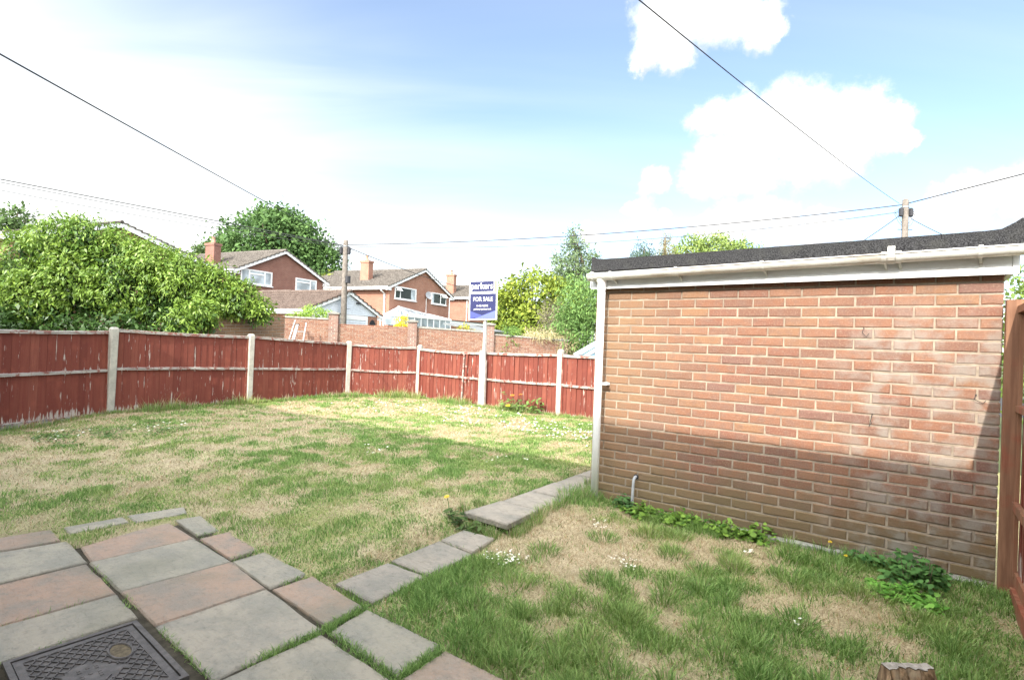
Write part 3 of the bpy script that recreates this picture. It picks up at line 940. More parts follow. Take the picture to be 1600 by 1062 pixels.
class BrickSet:
    """bricks joined into one mesh, with a random value per brick for the colour"""
    def __init__(s): s.v = []; s.f = []; s.c = []

    def add(s, w, M4, h=0.0635, d=0.10):
        me = brick_mesh(w, h, d)
        b = len(s.v); r = random.random()
        s.v += [M4 @ v.co for v in me.vertices]
        s.f += [tuple(b + i for i in p.vertices) for p in me.polygons]
        s.c += [(r, r, r)] * len(me.vertices)

    def build(s, name, mat, parent):
        p = parent
        while p.parent is not None: p = p.parent
        org = ORG[p.name]
        me = bpy.data.meshes.new(name)
        me.from_pydata([tuple(v - org) for v in s.v], [], s.f)
        at = me.color_attributes.new('Col', 'FLOAT_COLOR', 'POINT')
        c = np.ones((len(s.v), 4), dtype=np.float32); c[:, :3] = np.array(s.c)
        at.data.foreach_set('color', c.ravel())
        me.update()
        o = link(name, me, mat, parent)
        o['kind'] = 'stuff'
        return o


WALL_L, ROOF_Y1 = -2.82, 4.2


def m_garage_brick_attr():
    m = M['garage_brick'].copy()
    m.name = 'garage_brick_joined'
    nt = m.node_tree
    oi = [n for n in nt.nodes if n.type == 'OBJECT_INFO'][0]
    at = nn(nt, 'ShaderNodeAttribute', {'attribute_name': 'Col'})
    for l in list(nt.links):
        if l.from_node == oi:
            to = l.to_socket
            nt.links.remove(l)
            nt.links.new(at.outputs['Fac'], to)
    return m


M['garage_brick_attr'] = m_garage_brick_attr()


def build_garage():
    t = thing('garage', 'flat roofed brick garage with white gutter beside the lawn', 'garage', (-1.4, 0.0, 0.0))
    O = Vector((-1.4, 0, 0))
    wall = MB()
    wall.box(WALL_L + 0.006, -0.006, 0.0045, 0.10, -0.3, 2.05)
    wall.box(WALL_L + 0.007, WALL_L + 0.10, 0.10, ROOF_Y1, -0.3, 2.05)
    wall.box(-0.10, -0.007, 0.10, ROOF_Y1, -0.3, 2.05)
    wall.box(WALL_L + 0.10, -0.10, ROOF_Y1 - 0.1, ROOF_Y1 - 0.001, -0.3, 2.05)
    wo = wall.build('wall', M['mortar'], t)
    lst = []
    for k in range(0, 27):
        zc = 1.92 - 0.075 * k + 0.0375
        x1 = 0.0; first = True
        while x1 > WALL_L + 0.03:
            w = 0.225
            if first and k % 2 == 0: w = 0.1125
            x0 = max(x1 - w, WALL_L)
            if x0 - WALL_L < 0.04: x0 = WALL_L
            lst.append((x0, x1, zc, k))
            first = False
            x1 = x0
    lst.sort(key=lambda b: (b[3] == 26 or b[3] == 0 and b[0] < -2.2, -b[1]))
    rest = BrickSet()
    for i, (x0, x1, zc, k) in enumerate(lst):
        a = 0.0 if x1 > -0.001 else 0.0052
        b_ = 0.0 if x0 < WALL_L + 0.001 else 0.0052
        w = (x1 - a) - (x0 + b_)
        jx = random.uniform(-0.0015, 0.0015) if a and b_ else 0
        loc = Vector(((x0 + b_ + x1 - a) / 2 + jx, random.uniform(-0.0025, 0.0015), zc + random.uniform(-0.0015, 0.0015)))
        rot = (random.uniform(-.012, .012), random.uniform(-.007, .007), random.uniform(-.008, .008))
        if i < 300:
            link('brick', brick_mesh(round(w, 3)), M['garage_brick'], wo, loc - O, rot)
        else:
            rest.add(round(w, 3), Matrix.Translation(loc) @ Matrix.Rotation(rot[1], 4, 'Y'))
    for side, xx, ang in ((0, WALL_L, math.radians(-90)), (1, 0.0, math.radians(90))):
        for k in range(0, 27):
            y = 0.105 if k % 2 else 0.105 - 0.0
            w = 0.215
            y0 = 0.105 + (0.1125 if k % 2 else 0)
            while y0 + w < ROOF_Y1:
                m4 = Matrix.Translation((xx, y0 + w / 2, 1.92 - 0.075 * k + 0.0375)) @ Matrix.Rotation(ang, 4, 'Z')
                rest.add(0.215, m4)
                y0 += 0.225
    rest.build('brickwork', M['garage_brick_attr'], wo)
    # concrete footing showing at the foot of the wall
    ft = MB()
    xs = [-1.75 + 0.09 * i for i in range(20)]
    for i in range(len(xs) - 1):
        d0 = 0.035 + 0.03 * random.random(); z1 = 0.028 + 0.012 * random.random()
        ft.hexa([(xs[i], -d0, -0.1), (xs[i + 1], -d0, -0.1), (xs[i + 1], 0.0, -0.1), (xs[i], 0.0, -0.1),
                 (xs[i], -d0, z1), (xs[i + 1], -d0, z1), (xs[i + 1], -0.004, z1 + 0.01), (xs[i], -0.004, z1 + 0.01)])
    ft.build('footing', M['footing'], t)
    # fascia and soffit
    f = MB()
    f.hexa([(-2.84, -0.062, 1.952), (0.028, -0.062, 1.962), (0.028, -0.035, 1.962), (-2.84, -0.035, 1.952),
            (-2.84, -0.062, 2.115), (0.028, -0.062, 2.125), (0.028, -0.035, 2.125), (-2.84, -0.035, 2.115)])
    f.hexa([(-2.84, -0.070, 1.946), (0.028, -0.070, 1.956), (0.028, -0.0625, 1.956), (-2.84, -0.0625, 1.946),
            (-2.84, -0.070, 1.958), (0.028, -0.070, 1.968), (0.028, -0.0625, 1.968), (-2.84, -0.0625, 1.958)])
    fo = f.build('fascia', M['fascia'], t)
    MB().box(0.030, 0.062, -0.064, -0.02, 1.958, 2.12).build('end_cap', M['fascia'], fo)
    MB().box(-2.856, -2.842, -0.064, -0.02, 1.955, 2.11).build('end_cap', M['fascia'], fo)
    sf = MB().box(-2.82, 0.028, -0.034, 0.006, 2.02, 2.10).box(0.030, 0.06, -0.019, ROOF_Y1, 1.98, 2.10).box(-2.856, -2.842, -0.019, ROOF_Y1, 1.98, 2.10)
    sf.build('soffit', M['fascia'], t)
    # felt roof with a thick front edge and kicked-up verges
    r = MB()
    prof = [(-2.818, 2.100, 2.235), (-2.80, 2.101, 2.232), (-2.755, 2.102, 2.208), (-2.2, 2.106, 2.206), (-1.5, 2.110, 2.212), (-0.8, 2.114, 2.216), (-0.1, 2.118, 2.222), (-0.03, 2.118, 2.228), (0.03, 2.118, 2.262), (0.06, 2.118, 2.286), (0.078, 2.119, 2.282)]
    for (xa, ba, ta), (xb, bb, tb) in zip(prof[:-1], prof[1:]):
        r.hexa([(xa, -0.128, ba), (xb, -0.128, bb), (xb, -0.05, bb), (xa, -0.05, ba), (xa, -0.122, ta), (xb, -0.122, tb), (xb, -0.05, tb - 0.006), (xa, -0.05, ta - 0.006)])
    r.box(-2.80, 0.06, -0.05, ROOF_Y1 + 0.1, 2.10, 2.165)
    r.box(-2.818, -2.765, -0.05, ROOF_Y1 + 0.1, 2.10, 2.225)
    r.box(0.02, 0.078, -0.05, ROOF_Y1 + 0.1, 2.10, 2.268)
    ro = r.build('roof', M['felt'], t)
    # gutter
    g = MB()
    n = 12
    xs = [-2.828, -2.0, -1.0, -0.2, 0.075]
    gzx = lambda x: 2.068 + (x + 2.86) * 0.0165
    ring = []
    for j in range(n + 1):
        a = math.pi + math.pi * j / n
        ring.append((math.cos(a), math.sin(a)))
    for rr, flip in ((0.056, 0), (0.052, 1)):
        b = len(g.v)
        for x in xs:
            for (cy, cz) in ring: g.v.append(Vector((x, -0.127 - rr * cy * -1 if False else -0.127 + rr * cy, gzx(x) + rr * cz)))
        for i in range(len(xs) - 1):
            for j in range(n):
                q = (b + i * (n + 1) + j, b + i * (n + 1) + j + 1, b + (i + 1) * (n + 1) + j + 1, b + (i + 1) * (n + 1) + j)
                g.f.append(q if not flip else q[::-1])
    for yy in (-0.183, -0.073):
        g.tube([(x, yy, gzx(x)) for x in xs], 0.006, 6)
    go = g.build('gutter', M['gutter'], t, smooth=True)
    for xe in (-2.830, 0.077):
        cp = MB()
        pts = [(xe, -0.127 + 0.058 * cy, gzx(xe) + 0.058 * cz) for cy, cz in ring]
        pts2 = [(xe + (0.006 if xe > 0 else -0.006), p[1], p[2]) for p in pts]
        m_ = len(pts)
        cp.add(pts + pts2, [tuple(range(m_)), tuple(range(m_, 2 * m_))[::-1]] + [(i, i + 1, m_ + i + 1, m_ + i) for i in range(m_ - 1)])
        cp.build('stop_end', M['gutter'], go)
    for x, w in ((-2.60, 0.02), (-2.79, 0.02), (-2.02, 0.022), (-1.37, 0.022), (-0.13, 0.022), (-0.62, 0.03), (-0.54, 0.03)):
        br = MB()
        b0 = []
        for s_ in (-w / 2, w / 2):
            for rr in (0.0575, 0.061):
                b0.append([Vector((x + s_, -0.127 + rr * cy, gzx(x) + rr * cz)) for cy, cz in ring])
        A, B, C_, D = b0
        base = len(br.v)
        for row in (A, B, D, C_): br.v += row
        m_ = n + 1
        for i in range(n):
            for k in range(4):
                k2 = (k + 1) % 4
                br.f.append((base + k * m_ + i, base + k * m_ + i + 1, base + k2 * m_ + i + 1, base + k2 * m_ + i))
        br.box(x - w / 2, x + w / 2, -0.195, -0.181, gzx(x) - 0.004, gzx(x) + 0.012)
        br.bar((x + 0.004, -0.10, gzx(x) - 0.052), (x + 0.012, -0.066, gzx(x) - 0.085), 0.014, 0.008)
        br.box(x + 0.003, x + 0.021, -0.068, -0.0625, gzx(x) - 0.10, gzx(x) - 0.02)
        br.build('gutter_bracket', M['gutter'], go)
    MB().tube([(-0.60, -0.127, gzx(-.58) - 0.002), (-0.56, -0.127, gzx(-.58) - 0.002)], 0.0595, 16, False).build('gutter_union', M['gutter'], go)
    # downpipe
    dp = MB().tube([(-2.72, -0.10, 2.0), (-2.722, -0.10, 1.0), (-2.724, -0.10, -0.02)], 0.034, 18)
    do = dp.build('downpipe', M['pipe'], t, smooth=True)
    MB().tube([(-2.72, -0.118, 2.045), (-2.72, -0.108, 2.018), (-2.72, -0.10, 1.995), (-2.72, -0.10, 1.925)], [0.050, 0.047, 0.039, 0.038], 18, False).build('outlet', M['pipe'], do, smooth=True)
    bk = MB().tube([(-2.722, -0.10, 1.080), (-2.722, -0.10, 1.106)], 0.0375, 18, False)
    bk.box(-2.69, -2.655, -0.075, -0.006, 1.082, 1.104).box(-2.70, -2.64, -0.095, -0.075, 1.086, 1.100)
    bk.build('pipe_clip', M['pipe'], do)
    # overflow stub
    st = MB().tube([(-2.375, 0.02, 0.300), (-2.375, -0.022, 0.300), (-2.376, -0.042, 0.288), (-2.378, -0.048, 0.26), (-2.386, -0.052, 0.0), (-2.386, -0.052, -0.03)], 0.0125, 10)
    st.build('overflow_pipe', M['grey_pipe'], t, smooth=True)
    MB().tube([(-2.375, -0.0005, 0.300), (-2.375, -0.006, 0.300)], 0.022, 12).build('pipe_hole', M['dark'], t)
    # bits of old wire left in the joints
    for (x, z, h, lean) in ((-0.725, 1.615, 0.055, 0.012), (-0.115, 1.20, 0.045, 0.03), (-0.66, 1.02, 0.08, -0.02)):
        w = MB().tube([(x, 0, z), (x - 0.004, -0.014, z + 0.01), (x - 0.012, -0.018, z - h * 0.5), (x + lean, -0.012, z - h), (x + lean + 0.015, -0.014, z - h * 0.6)], 0.0022, 5)
        w.build('wire_tie', M['dark'], t)


build_garage()

# ------------------------------------------------------------------ red fence on concrete posts
POSTS = [(-9.94, -3.42, 0.07, 1.43), (-10.64, -1.27, 0.07, 1.455), (-10.58, 0.94, 0.06, 1.42), (-10.64, 3.22, 0.03, 1.335), (-9.62, 4.41, 0.0, 1.30),
         (-7.73, 4.40, 0.0, 1.245), (-5.86, 4.46, 0.0, 1.335), (-3.96, 4.48, 0.0, 1.27), (-2.06, 4.52, 0.0, 1.27), (-0.16, 4.56, 0.0, 1.27)]
PTOP = [(1.37, 1.385), (1.42, 1.37), (1.375, 1.285), (1.275, 1.245), (1.215, 1.19), (1.205, 1.235), (1.225, 1.225), (1.225, 1.225), (1.225, 1.225)]
BOARD = {}


def board_mesh(w):
    k = round(w, 3)
    if k in BOARD: return BOARD[k]
    x = w / 2
    me = bpy.data.meshes.new('board')
    vs = [(-x, -0.003, 0), (x, -0.016, 0), (x, 0.002, 0), (-x, 0.002, 0), (-x, -0.003, 1), (x, -0.016, 1), (x, 0.002, 1), (-x, 0.002, 1)]
    me.from_pydata(vs, [], [(3, 2, 1, 0), (4, 5, 6, 7), (0, 1, 5, 4), (1, 2, 6, 5), (2, 3, 7, 6), (3, 0, 4, 7)])
    me.update()
    BOARD[k] = me
    return me


def concrete_post(root, x, y, z0, z1, ang, lean=(0, 0), w=0.10):
    T = Matrix.Translation((x, y, 0)) @ Matrix.Rotation(ang, 4, 'Z')
    h = w / 2; c = 0.012
    mb = MB()
    prof = [(-h + c, -h), (h - c, -h), (h, -h + c), (h, h - c), (h - c, h), (-h + c, h), (-h, h - c), (-h, -h + c)]
    n = 8
    lv = [(z0 - 0.3, 1.0), (z1 - 0.035, 1.0), (z1 - 0.012, 0.86), (z1, 0.55)]
    vs = []
    for z, s in lv:
        t = (z - z0) / (z1 - z0)
        for px, py in prof:
            p = T @ Vector((px * s, py * s, z))
            vs.append((p.x + lean[0] * t, p.y + lean[1] * t, p.z))
    fs = [tuple(range(n))[::-1], tuple(range(3 * n, 4 * n))]
    for k in range(3):
        for i in range(n):
            j = (i + 1) % n
            fs.append((k * n + i, k * n + j, (k + 1) * n + j, (k + 1) * n + i))
    mb.add(vs, fs).build('post', M['concrete'], root)


def fence_panel(root, A, B, z0a, z0b, zta, ztb, inward, bow=0.0, mats=('red', 'rail'), nb=None, rail=0.545):
    O = ORG[root.name]
    A = Vector((A[0], A[1], 0)); B = Vector((B[0], B[1], 0))
    d = (B - A).normalized(); L = (B - A).length
    n = Vector((inward[0], inward[1], 0)); n -= d * n.dot(d); n.normalize()
    a0, a1 = 0.052, L - 0.052
    P = lambda s, off, z: A + d * s + n * off + Vector((0, 0, z))
    zb = lambda s: z0a + (z0b - z0a) * s / L
    zt = lambda s: zta + (ztb - zta) * s / L - bow * math.sin(math.pi * s / L)
    s0, s1 = a0 + 0.018, a1 - 0.018
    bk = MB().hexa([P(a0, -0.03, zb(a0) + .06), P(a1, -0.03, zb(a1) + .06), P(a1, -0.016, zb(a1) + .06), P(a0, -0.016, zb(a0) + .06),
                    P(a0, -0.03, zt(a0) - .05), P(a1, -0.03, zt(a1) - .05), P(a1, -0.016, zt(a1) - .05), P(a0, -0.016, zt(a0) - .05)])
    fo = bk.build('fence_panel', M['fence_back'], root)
    for q in (s0, s1):
        MB().bar(P(q, 0.022, zb(q) + 0.04), P(q, 0.022, zt(q) - 0.03), 0.034, 0.02, n).build('stile', M[mats[0]], fo)
    # bottom and middle battens, capping
    seg = 8

    def strip(name, z_of, off, w, h):
        mb = MB()
        pr = None
        for i in range(seg + 1):
            s = a0 + (a1 - a0) * i / seg
            z = z_of(s) + random.uniform(-0.002, 0.002)
            c = P(s, off + random.uniform(-0.001, 0.001), z)
            q = [c - n * w / 2 - Vector((0, 0, h / 2)), c + n * w / 2 - Vector((0, 0, h / 2)), c + n * w / 2 + Vector((0, 0, h / 2 - 0.006)), c - n * w / 2 + Vector((0, 0, h / 2))]
            if pr: mb.hexa(pr + q)
            pr = q
        return mb.build(name, M[mats[1]], fo)
    sag = random.uniform(-0.015, 0.015)
    strip('mid_rail', lambda s: zb(s) + (zt(s) - zb(s)) * rail + sag * math.sin(math.pi * s / L), 0.028, 0.032, 0.042)
    strip('top_rail', lambda s: zt(s) - 0.012, 0.014, 0.062, 0.048)
    strip('gravel_board', lambda s: zb(s) + 0.02, 0.010, 0.03, 0.10)
    nb = nb or max(6, round((a1 - a0) / 0.108))
    w = (a1 - a0) / nb
    ang = math.atan2(d.y, d.x)
    # the board mesh's -y side faces the garden
    if (Matrix.Rotation(ang, 3, 'Z') @ Vector((0, -1, 0))).dot(n) < 0: ang += math.pi
    me = board_mesh(w - 0.004)
    for i in range(nb):
        s = a0 + w * (i + 0.5)
        z0 = zb(s) + 0.055 + random.uniform(-0.004, 0.004)
        z1 = zt(s) - 0.03
        o = link('board', me, M[mats[0]], fo, P(s, random.uniform(-0.002, 0.002), z0) - O, (random.uniform(-.004, .004), random.uniform(-.003, .003), ang + math.radians(3.6) + random.uniform(-.012, .012)), (1, 1, z1 - z0))
    return fo


def build_fences():
    f1 = thing('fence', 'weathered red board fence on concrete posts along the left of the lawn', 'fence', (-10.6, 0.9, 0.05))
    f2 = thing('fence', 'sunlit red board fence on concrete posts behind the sale sign', 'fence', (-7.0, 4.43, 0.0))
    inn = [(1, 0.2), (1, 0), (1, 0), (0.7, -0.7)] + [(0, -1)] * 5
    for i in range(9):
        a, b = POSTS[i], POSTS[i + 1]
        za, zb_ = PTOP[i]
        root = f1 if i < 4 else f2
        nb = {4: 16}.get(i)
        fence_panel(root, a, b, a[2] - 0.02, b[2] - 0.02, za, zb_, inn[i], bow=(0.02, 0.012, 0.008, 0.022, 0.018, 0.012, 0, 0, 0)[i], nb=nb)
    for i, (x, y, z0, z1) in enumerate(POSTS):
        root = f1 if i < 5 else f2
        j = max(0, i - 1) if i < 5 else i
        d = Vector((POSTS[min(i + 1, 9)][0] - POSTS[j][0], POSTS[min(i + 1, 9)][1] - POSTS[j][1]))
        lean = {1: (0.11, -0.01), 2: (0.02, 0), 3: (0.03, 0), 4: (0.02, 0.01)}.get(i, (0.0, 0))
        concrete_post(root, x, y, z0, z1, math.atan2(d.y, d.x), lean, 0.105 if i < 4 else 0.10)
    # a bare vertical batten nailed over one sunlit panel
    bt = MB().bar((-8.24, 4.365, 0.08), (-8.20, 4.365, 1.17), 0.035, 0.02, (0, 1, 0))
    bt.build('batten', M['rail'], f2)
    bt = MB().bar((-8.15, 4.37, 0.55), (-8.12, 4.37, 1.17), 0.05, 0.016, (0, 1, 0))
    bt.build('batten', M['red'], f2)
    # brown fence running from the garage corner towards the house
    f3 = thing('fence', 'brown stained timber fence meeting the right corner of the brick garage', 'fence', (0.1, -1.5, 0.0))
    MB().box(0.006, 0.082, -0.085, -0.012, -0.0, 1.80).build('post', M['brown_fence'], f3)
    for k in range(3):
        y1 = -0.087 - 1.93 * k
        y0 = y1 - 1.83
        fence_panel(f3, (0.100, y1 + 0.075), (0.100, y0 - 0.05), 0.10, 0.10, 1.755, 1.755, (-1, 0), mats=('brown_fence', 'brown_fence'), nb=17, rail=0.63)
        MB().box(0.075, 0.15, y0 - 0.09, y0 - 0.005, 0.0, 1.80).build('post', M['brown_fence'], f3)
        MB().bar((0.072, y1 + 0.0, 0.56), (0.072, y0, 0.56), 0.03, 0.05).build('lower_rail', M['brown_fence'], f3)
        MB().bar((0.066, y1 - 0.04, 0.02), (0.066, y0, 0.02), 0.025, 0.13).build('gravel_board', M['brown_fence'], f3)


build_fences()

# ------------------------------------------------------------------ house behind the camera (unseen, made up from the shadow over the near garden)
def build_rear_house():
    t = thing('house', 'unseen two storey house made up from its shadow over the patio, pale walls added to bounce light', 'house', (-4.5, -6.0, 0))
    x0, x1, y1, y0 = -16.0, 6.0, -6.0, -13.0
    ez = 4.54; ey = -5.6; rz = 6.35; ry = -9.5
    w = MB()
    w.box(x0, x1, y0, y1, -0.3, 4.5)
    for xx in (x0, x1 - 0.2):
        w.add([(xx, y0, 4.5), (xx, y1, 4.5), (xx, ry, 6.2), (xx + 0.2, y0, 4.5), (xx + 0.2, y1, 4.5), (xx + 0.2, ry, 6.2)], [(0, 1, 2), (5, 4, 3), (0, 3, 4, 1), (1, 4, 5, 2), (2, 5, 3, 0)])
    w.build('wall', M['rear_bounce_wall'], t)
    r = MB()
    r.hexa([(x0 - .3, ey, ez - .06), (x1 + .3, ey, ez - .06), (x1 + .3, ry, rz - .1), (x0 - .3, ry, rz - .1), (x0 - .3, ey, ez), (x1 + .3, ey, ez), (x1 + .3, ry, rz), (x0 - .3, ry, rz)])
    r.hexa([(x0 - .3, ry, rz - .1), (x1 + .3, ry, rz - .1), (x1 + .3, -13.4, ez - .06), (x0 - .3, -13.4, ez - .06), (x0 - .3, ry, rz), (x1 + .3, ry, rz), (x1 + .3, -13.4, ez), (x0 - .3, -13.4, ez)])
    r.build('roof', M['tiles_rear'], t)
    MB().box(x0 - .3, x1 + .3, -5.98, ey + 0.02, ez - 0.16, ez - 0.065).build('fascia', M['soffit'], t)
    for (a, b, z0, z1) in ((-12.5, -10.7, 0.9, 2.1), (-8.6, -6.8, 0.9, 2.1), (-4.6, -2.6, 0.05, 2.1), (1.2, 2.8, 0.9, 2.1), (-12.4, -10.8, 3.0, 4.1), (-8.5, -6.9, 3.0, 4.1), (-4.2, -2.9, 3.0, 4.1), (1.3, 2.7, 3.0, 4.1)):
        f = MB()
        for (p, q, r0, r1) in ((a, b, z0, z0 + .07), (a, b, z1 - .07, z1), (a, a + .07, z0 + .07, z1 - .07), (b - .07, b, z0 + .07, z1 - .07), ((a + b) / 2 - .03, (a + b) / 2 + .03, z0 + .07, z1 - .07)):
            f.box(p, q, -6.0, -5.95, r0, r1)
        fo = f.build('window' if z0 > 0.5 else 'patio_door', M['white'], t)
        MB().box(a + .07, b - .07, -5.995, -5.975, z0 + .07, z1 - .07).build('pane', M['glass_dark'], fo)


build_rear_house()


# ------------------------------------------------------------------ garden walls across the way
def run_wall(t, A, B, za, zb, courses, name, pieces, mat_brick, depth=0.1, cap=True, seg_stuff=None, top_jag=0.0):
    """face of a brick wall from A to B (top heights za, zb), bricks on the side towards the camera"""
    A = Vector((A[0], A[1], 0)); B = Vector((B[0], B[1], 0))
    d = (B - A).normalized(); L = (B - A).length
    ang = math.atan2(d.y, d.x)
    z0 = -0.3
    n = Vector((d.y, -d.x, 0))
    core = MB()
    c0 = A - n * 0.11 ; c1 = B - n * 0.11
    h = 0.103
    core.hexa([c0 + n * h + Vector((0, 0, z0)), c1 + n * h + Vector((0, 0, z0)), c1 - n * h + Vector((0, 0, z0)), c0 - n * h + Vector((0, 0, z0)),
               c0 + n * h + Vector((0, 0, za - .01)), c1 + n * h + Vector((0, 0, zb - .01)), c1 - n * h + Vector((0, 0, zb - .01)), c0 - n * h + Vector((0, 0, za - .01))])
    co = core.build(name, M['mortar_pale'], t)
    rest = BrickSet(); cnt = 0
    O = ORG[t.name]
    for k in range(courses):
        s = 0.0 if k % 2 else -0.1125
        while s < L - 0.05:
            a = max(s, 0.0); b = min(s + 0.225, L)
            if b - a > 0.05:
                m = (a + b) / 2
                zt = za + (zb - za) * m / L - 0.075 * k - 0.0375
                if not (top_jag and k < 2 and random.random() < top_jag):
                    loc = A + d * m + Vector((0, 0, zt)) + n * random.uniform(-0.002, 0.003)
                    sl = math.atan2(zb - za, L)
                    if cnt < pieces:
                        link('brick', brick_mesh(round(b - a - 0.01, 3)), M[mat_brick], co, loc - O, (0, -sl, ang)); cnt += 1
                    else:
                        rest.add(round(b - a - 0.01, 3), Matrix.Translation(loc) @ Matrix.Rotation(ang, 4, 'Z') @ Matrix.Rotation(-sl, 4, 'Y'))
            s += 0.225
    if rest.v: rest.build('brickwork', M[mat_brick], co)
    if cap:
        cp = MB()
        k = max(2, int(L / 0.6))
        for i in range(k):
            a = A + d * (L * i / k + 0.004) - n * 0.11; b = A + d * (L * (i + 1) / k - 0.004) - n * 0.11
            zz0 = za + (zb - za) * i / k; zz1 = za + (zb - za) * (i + 1) / k
            j = random.uniform(-0.006, 0.006)
            hh = 0.135
            cp.hexa([a + n * hh + Vector((0, 0, zz0 - .008)), b + n * hh + Vector((0, 0, zz1 - .008)), b - n * hh + Vector((0, 0, zz1 - .008)), a - n * hh + Vector((0, 0, zz0 - .008)),
                     a + n * (hh - .02) + Vector((0, 0, zz0 + .06 + j)), b + n * (hh - .02) + Vector((0, 0, zz1 + .06 + j)), b - n * hh + Vector((0, 0, zz1 + .05 + j)), a - n * hh + Vector((0, 0, zz0 + .05 + j))])
        cp.build('coping', M['coping'], co)
    return co


def pier(t, P, ang, z1, w=0.34):
    T = Matrix.Translation((P[0], P[1], 0)) @ Matrix.Rotation(ang, 4, 'Z')
    c = MB().box(-w / 2 + .006, w / 2 - .006, -w / 2 + .006, w / 2 - .006, -0.3, z1 - .01).xf(T).build('pier', M['mortar_pale'], t)
    bs = BrickSet()
    for k in range(17):
        z = z1 - 0.075 * k - 0.0375
        for s in range(4):
            R = T @ Matrix.Rotation(math.pi / 2 * s, 4, 'Z') @ Matrix.Translation((0, -w / 2, z))
            if (k + s) % 2:
                bs.add(0.215, R @ Matrix.Translation((-w / 2 + 0.1125 - 0.004, 0, 0)))
                bs.add(0.105, R @ Matrix.Translation((w / 2 - 0.0525, 0, 0)))
            else:
                bs.add(0.105, R @ Matrix.Translation((-w / 2 + 0.0525, 0, 0)))
                bs.add(0.215, R @ Matrix.Translation((w / 2 - 0.1125 + 0.004, 0, 0)))
    bs.build('pier_brickwork', M['pier_brick'], c)
    cp = MB()
    h = w / 2 + 0.045
    cp.add([T @ Vector(q) for q in ((-h, -h, z1 - .004), (h, -h, z1 - .004), (h, h, z1 - .004), (-h, h, z1 - .004), (-h, -h, z1 + .05), (h, -h, z1 + .05), (h, h, z1 + .05), (-h, h, z1 + .05), (0, 0, z1 + .10))],
           [(3, 2, 1, 0), (0, 1, 5, 4), (1, 2, 6, 5), (2, 3, 7, 6), (3, 0, 4, 7), (4, 5, 8), (5, 6, 8), (6, 7, 8), (7, 4, 8)])
    cp.build('pier_cap', M['coping'], c)


def build_walls():
    t = thing('garden_wall', 'brown brick garden wall under the overhanging leafy bush', 'wall', (-13.6, 2.4, -0.1))
    run_wall(t, (-13.48, 1.27), (-13.67, 3.52), 1.80, 1.92, 13, 'wall', 170, 'brown_brick', cap=False, top_jag=0.12)
    t2 = thing('garden_wall', 'long orange brick wall with capped piers beyond the red fence', 'wall', (-15.2, 10.3, -0.1))
    pts = [(-19.0, 6.68), (-17.66, 7.90), (-15.60, 9.88), (-13.52, 11.91), (-11.45, 13.92)]
    tops = [(2.06, 2.03), (1.90, 1.88), (1.86, 1.77), (1.70, 1.56)]
    ang = math.atan2(pts[-1][1] - pts[0][1], pts[-1][0] - pts[0][0])
    for i in range(4):
        run_wall(t2, pts[i], pts[i + 1], tops[i][0], tops[i][1], 13, 'wall', 0, 'orange_brick', cap=(i != 1))
    for i, z in ((1, 2.24), (2, 2.06), (3, 2.06), (4, 1.56)):
        n = Vector((math.sin(ang), -math.cos(ang)))
        pier(t2, (pts[i][0] - n.x * 0.06, pts[i][1] - n.y * 0.06), ang, z)


build_walls()


# ------------------------------------------------------------------ sale board
def text_mesh(body, size, bold=0.0, extrude=0.0015):
    cu = bpy.data.curves.new('text', 'FONT')
    cu.body = body; cu.size = size; cu.align_x = 'CENTER'; cu.align_y = 'CENTER'
    cu.extrude = extrude; cu.offset = bold; cu.resolution_u = 4
    ob = bpy.data.objects.new('text', cu)
    COL.objects.link(ob)
    dg = bpy.context.evaluated_depsgraph_get()
    me = bpy.data.meshes.new_from_object(ob.evaluated_get(dg))
    bpy.data.objects.remove(ob)
    return me


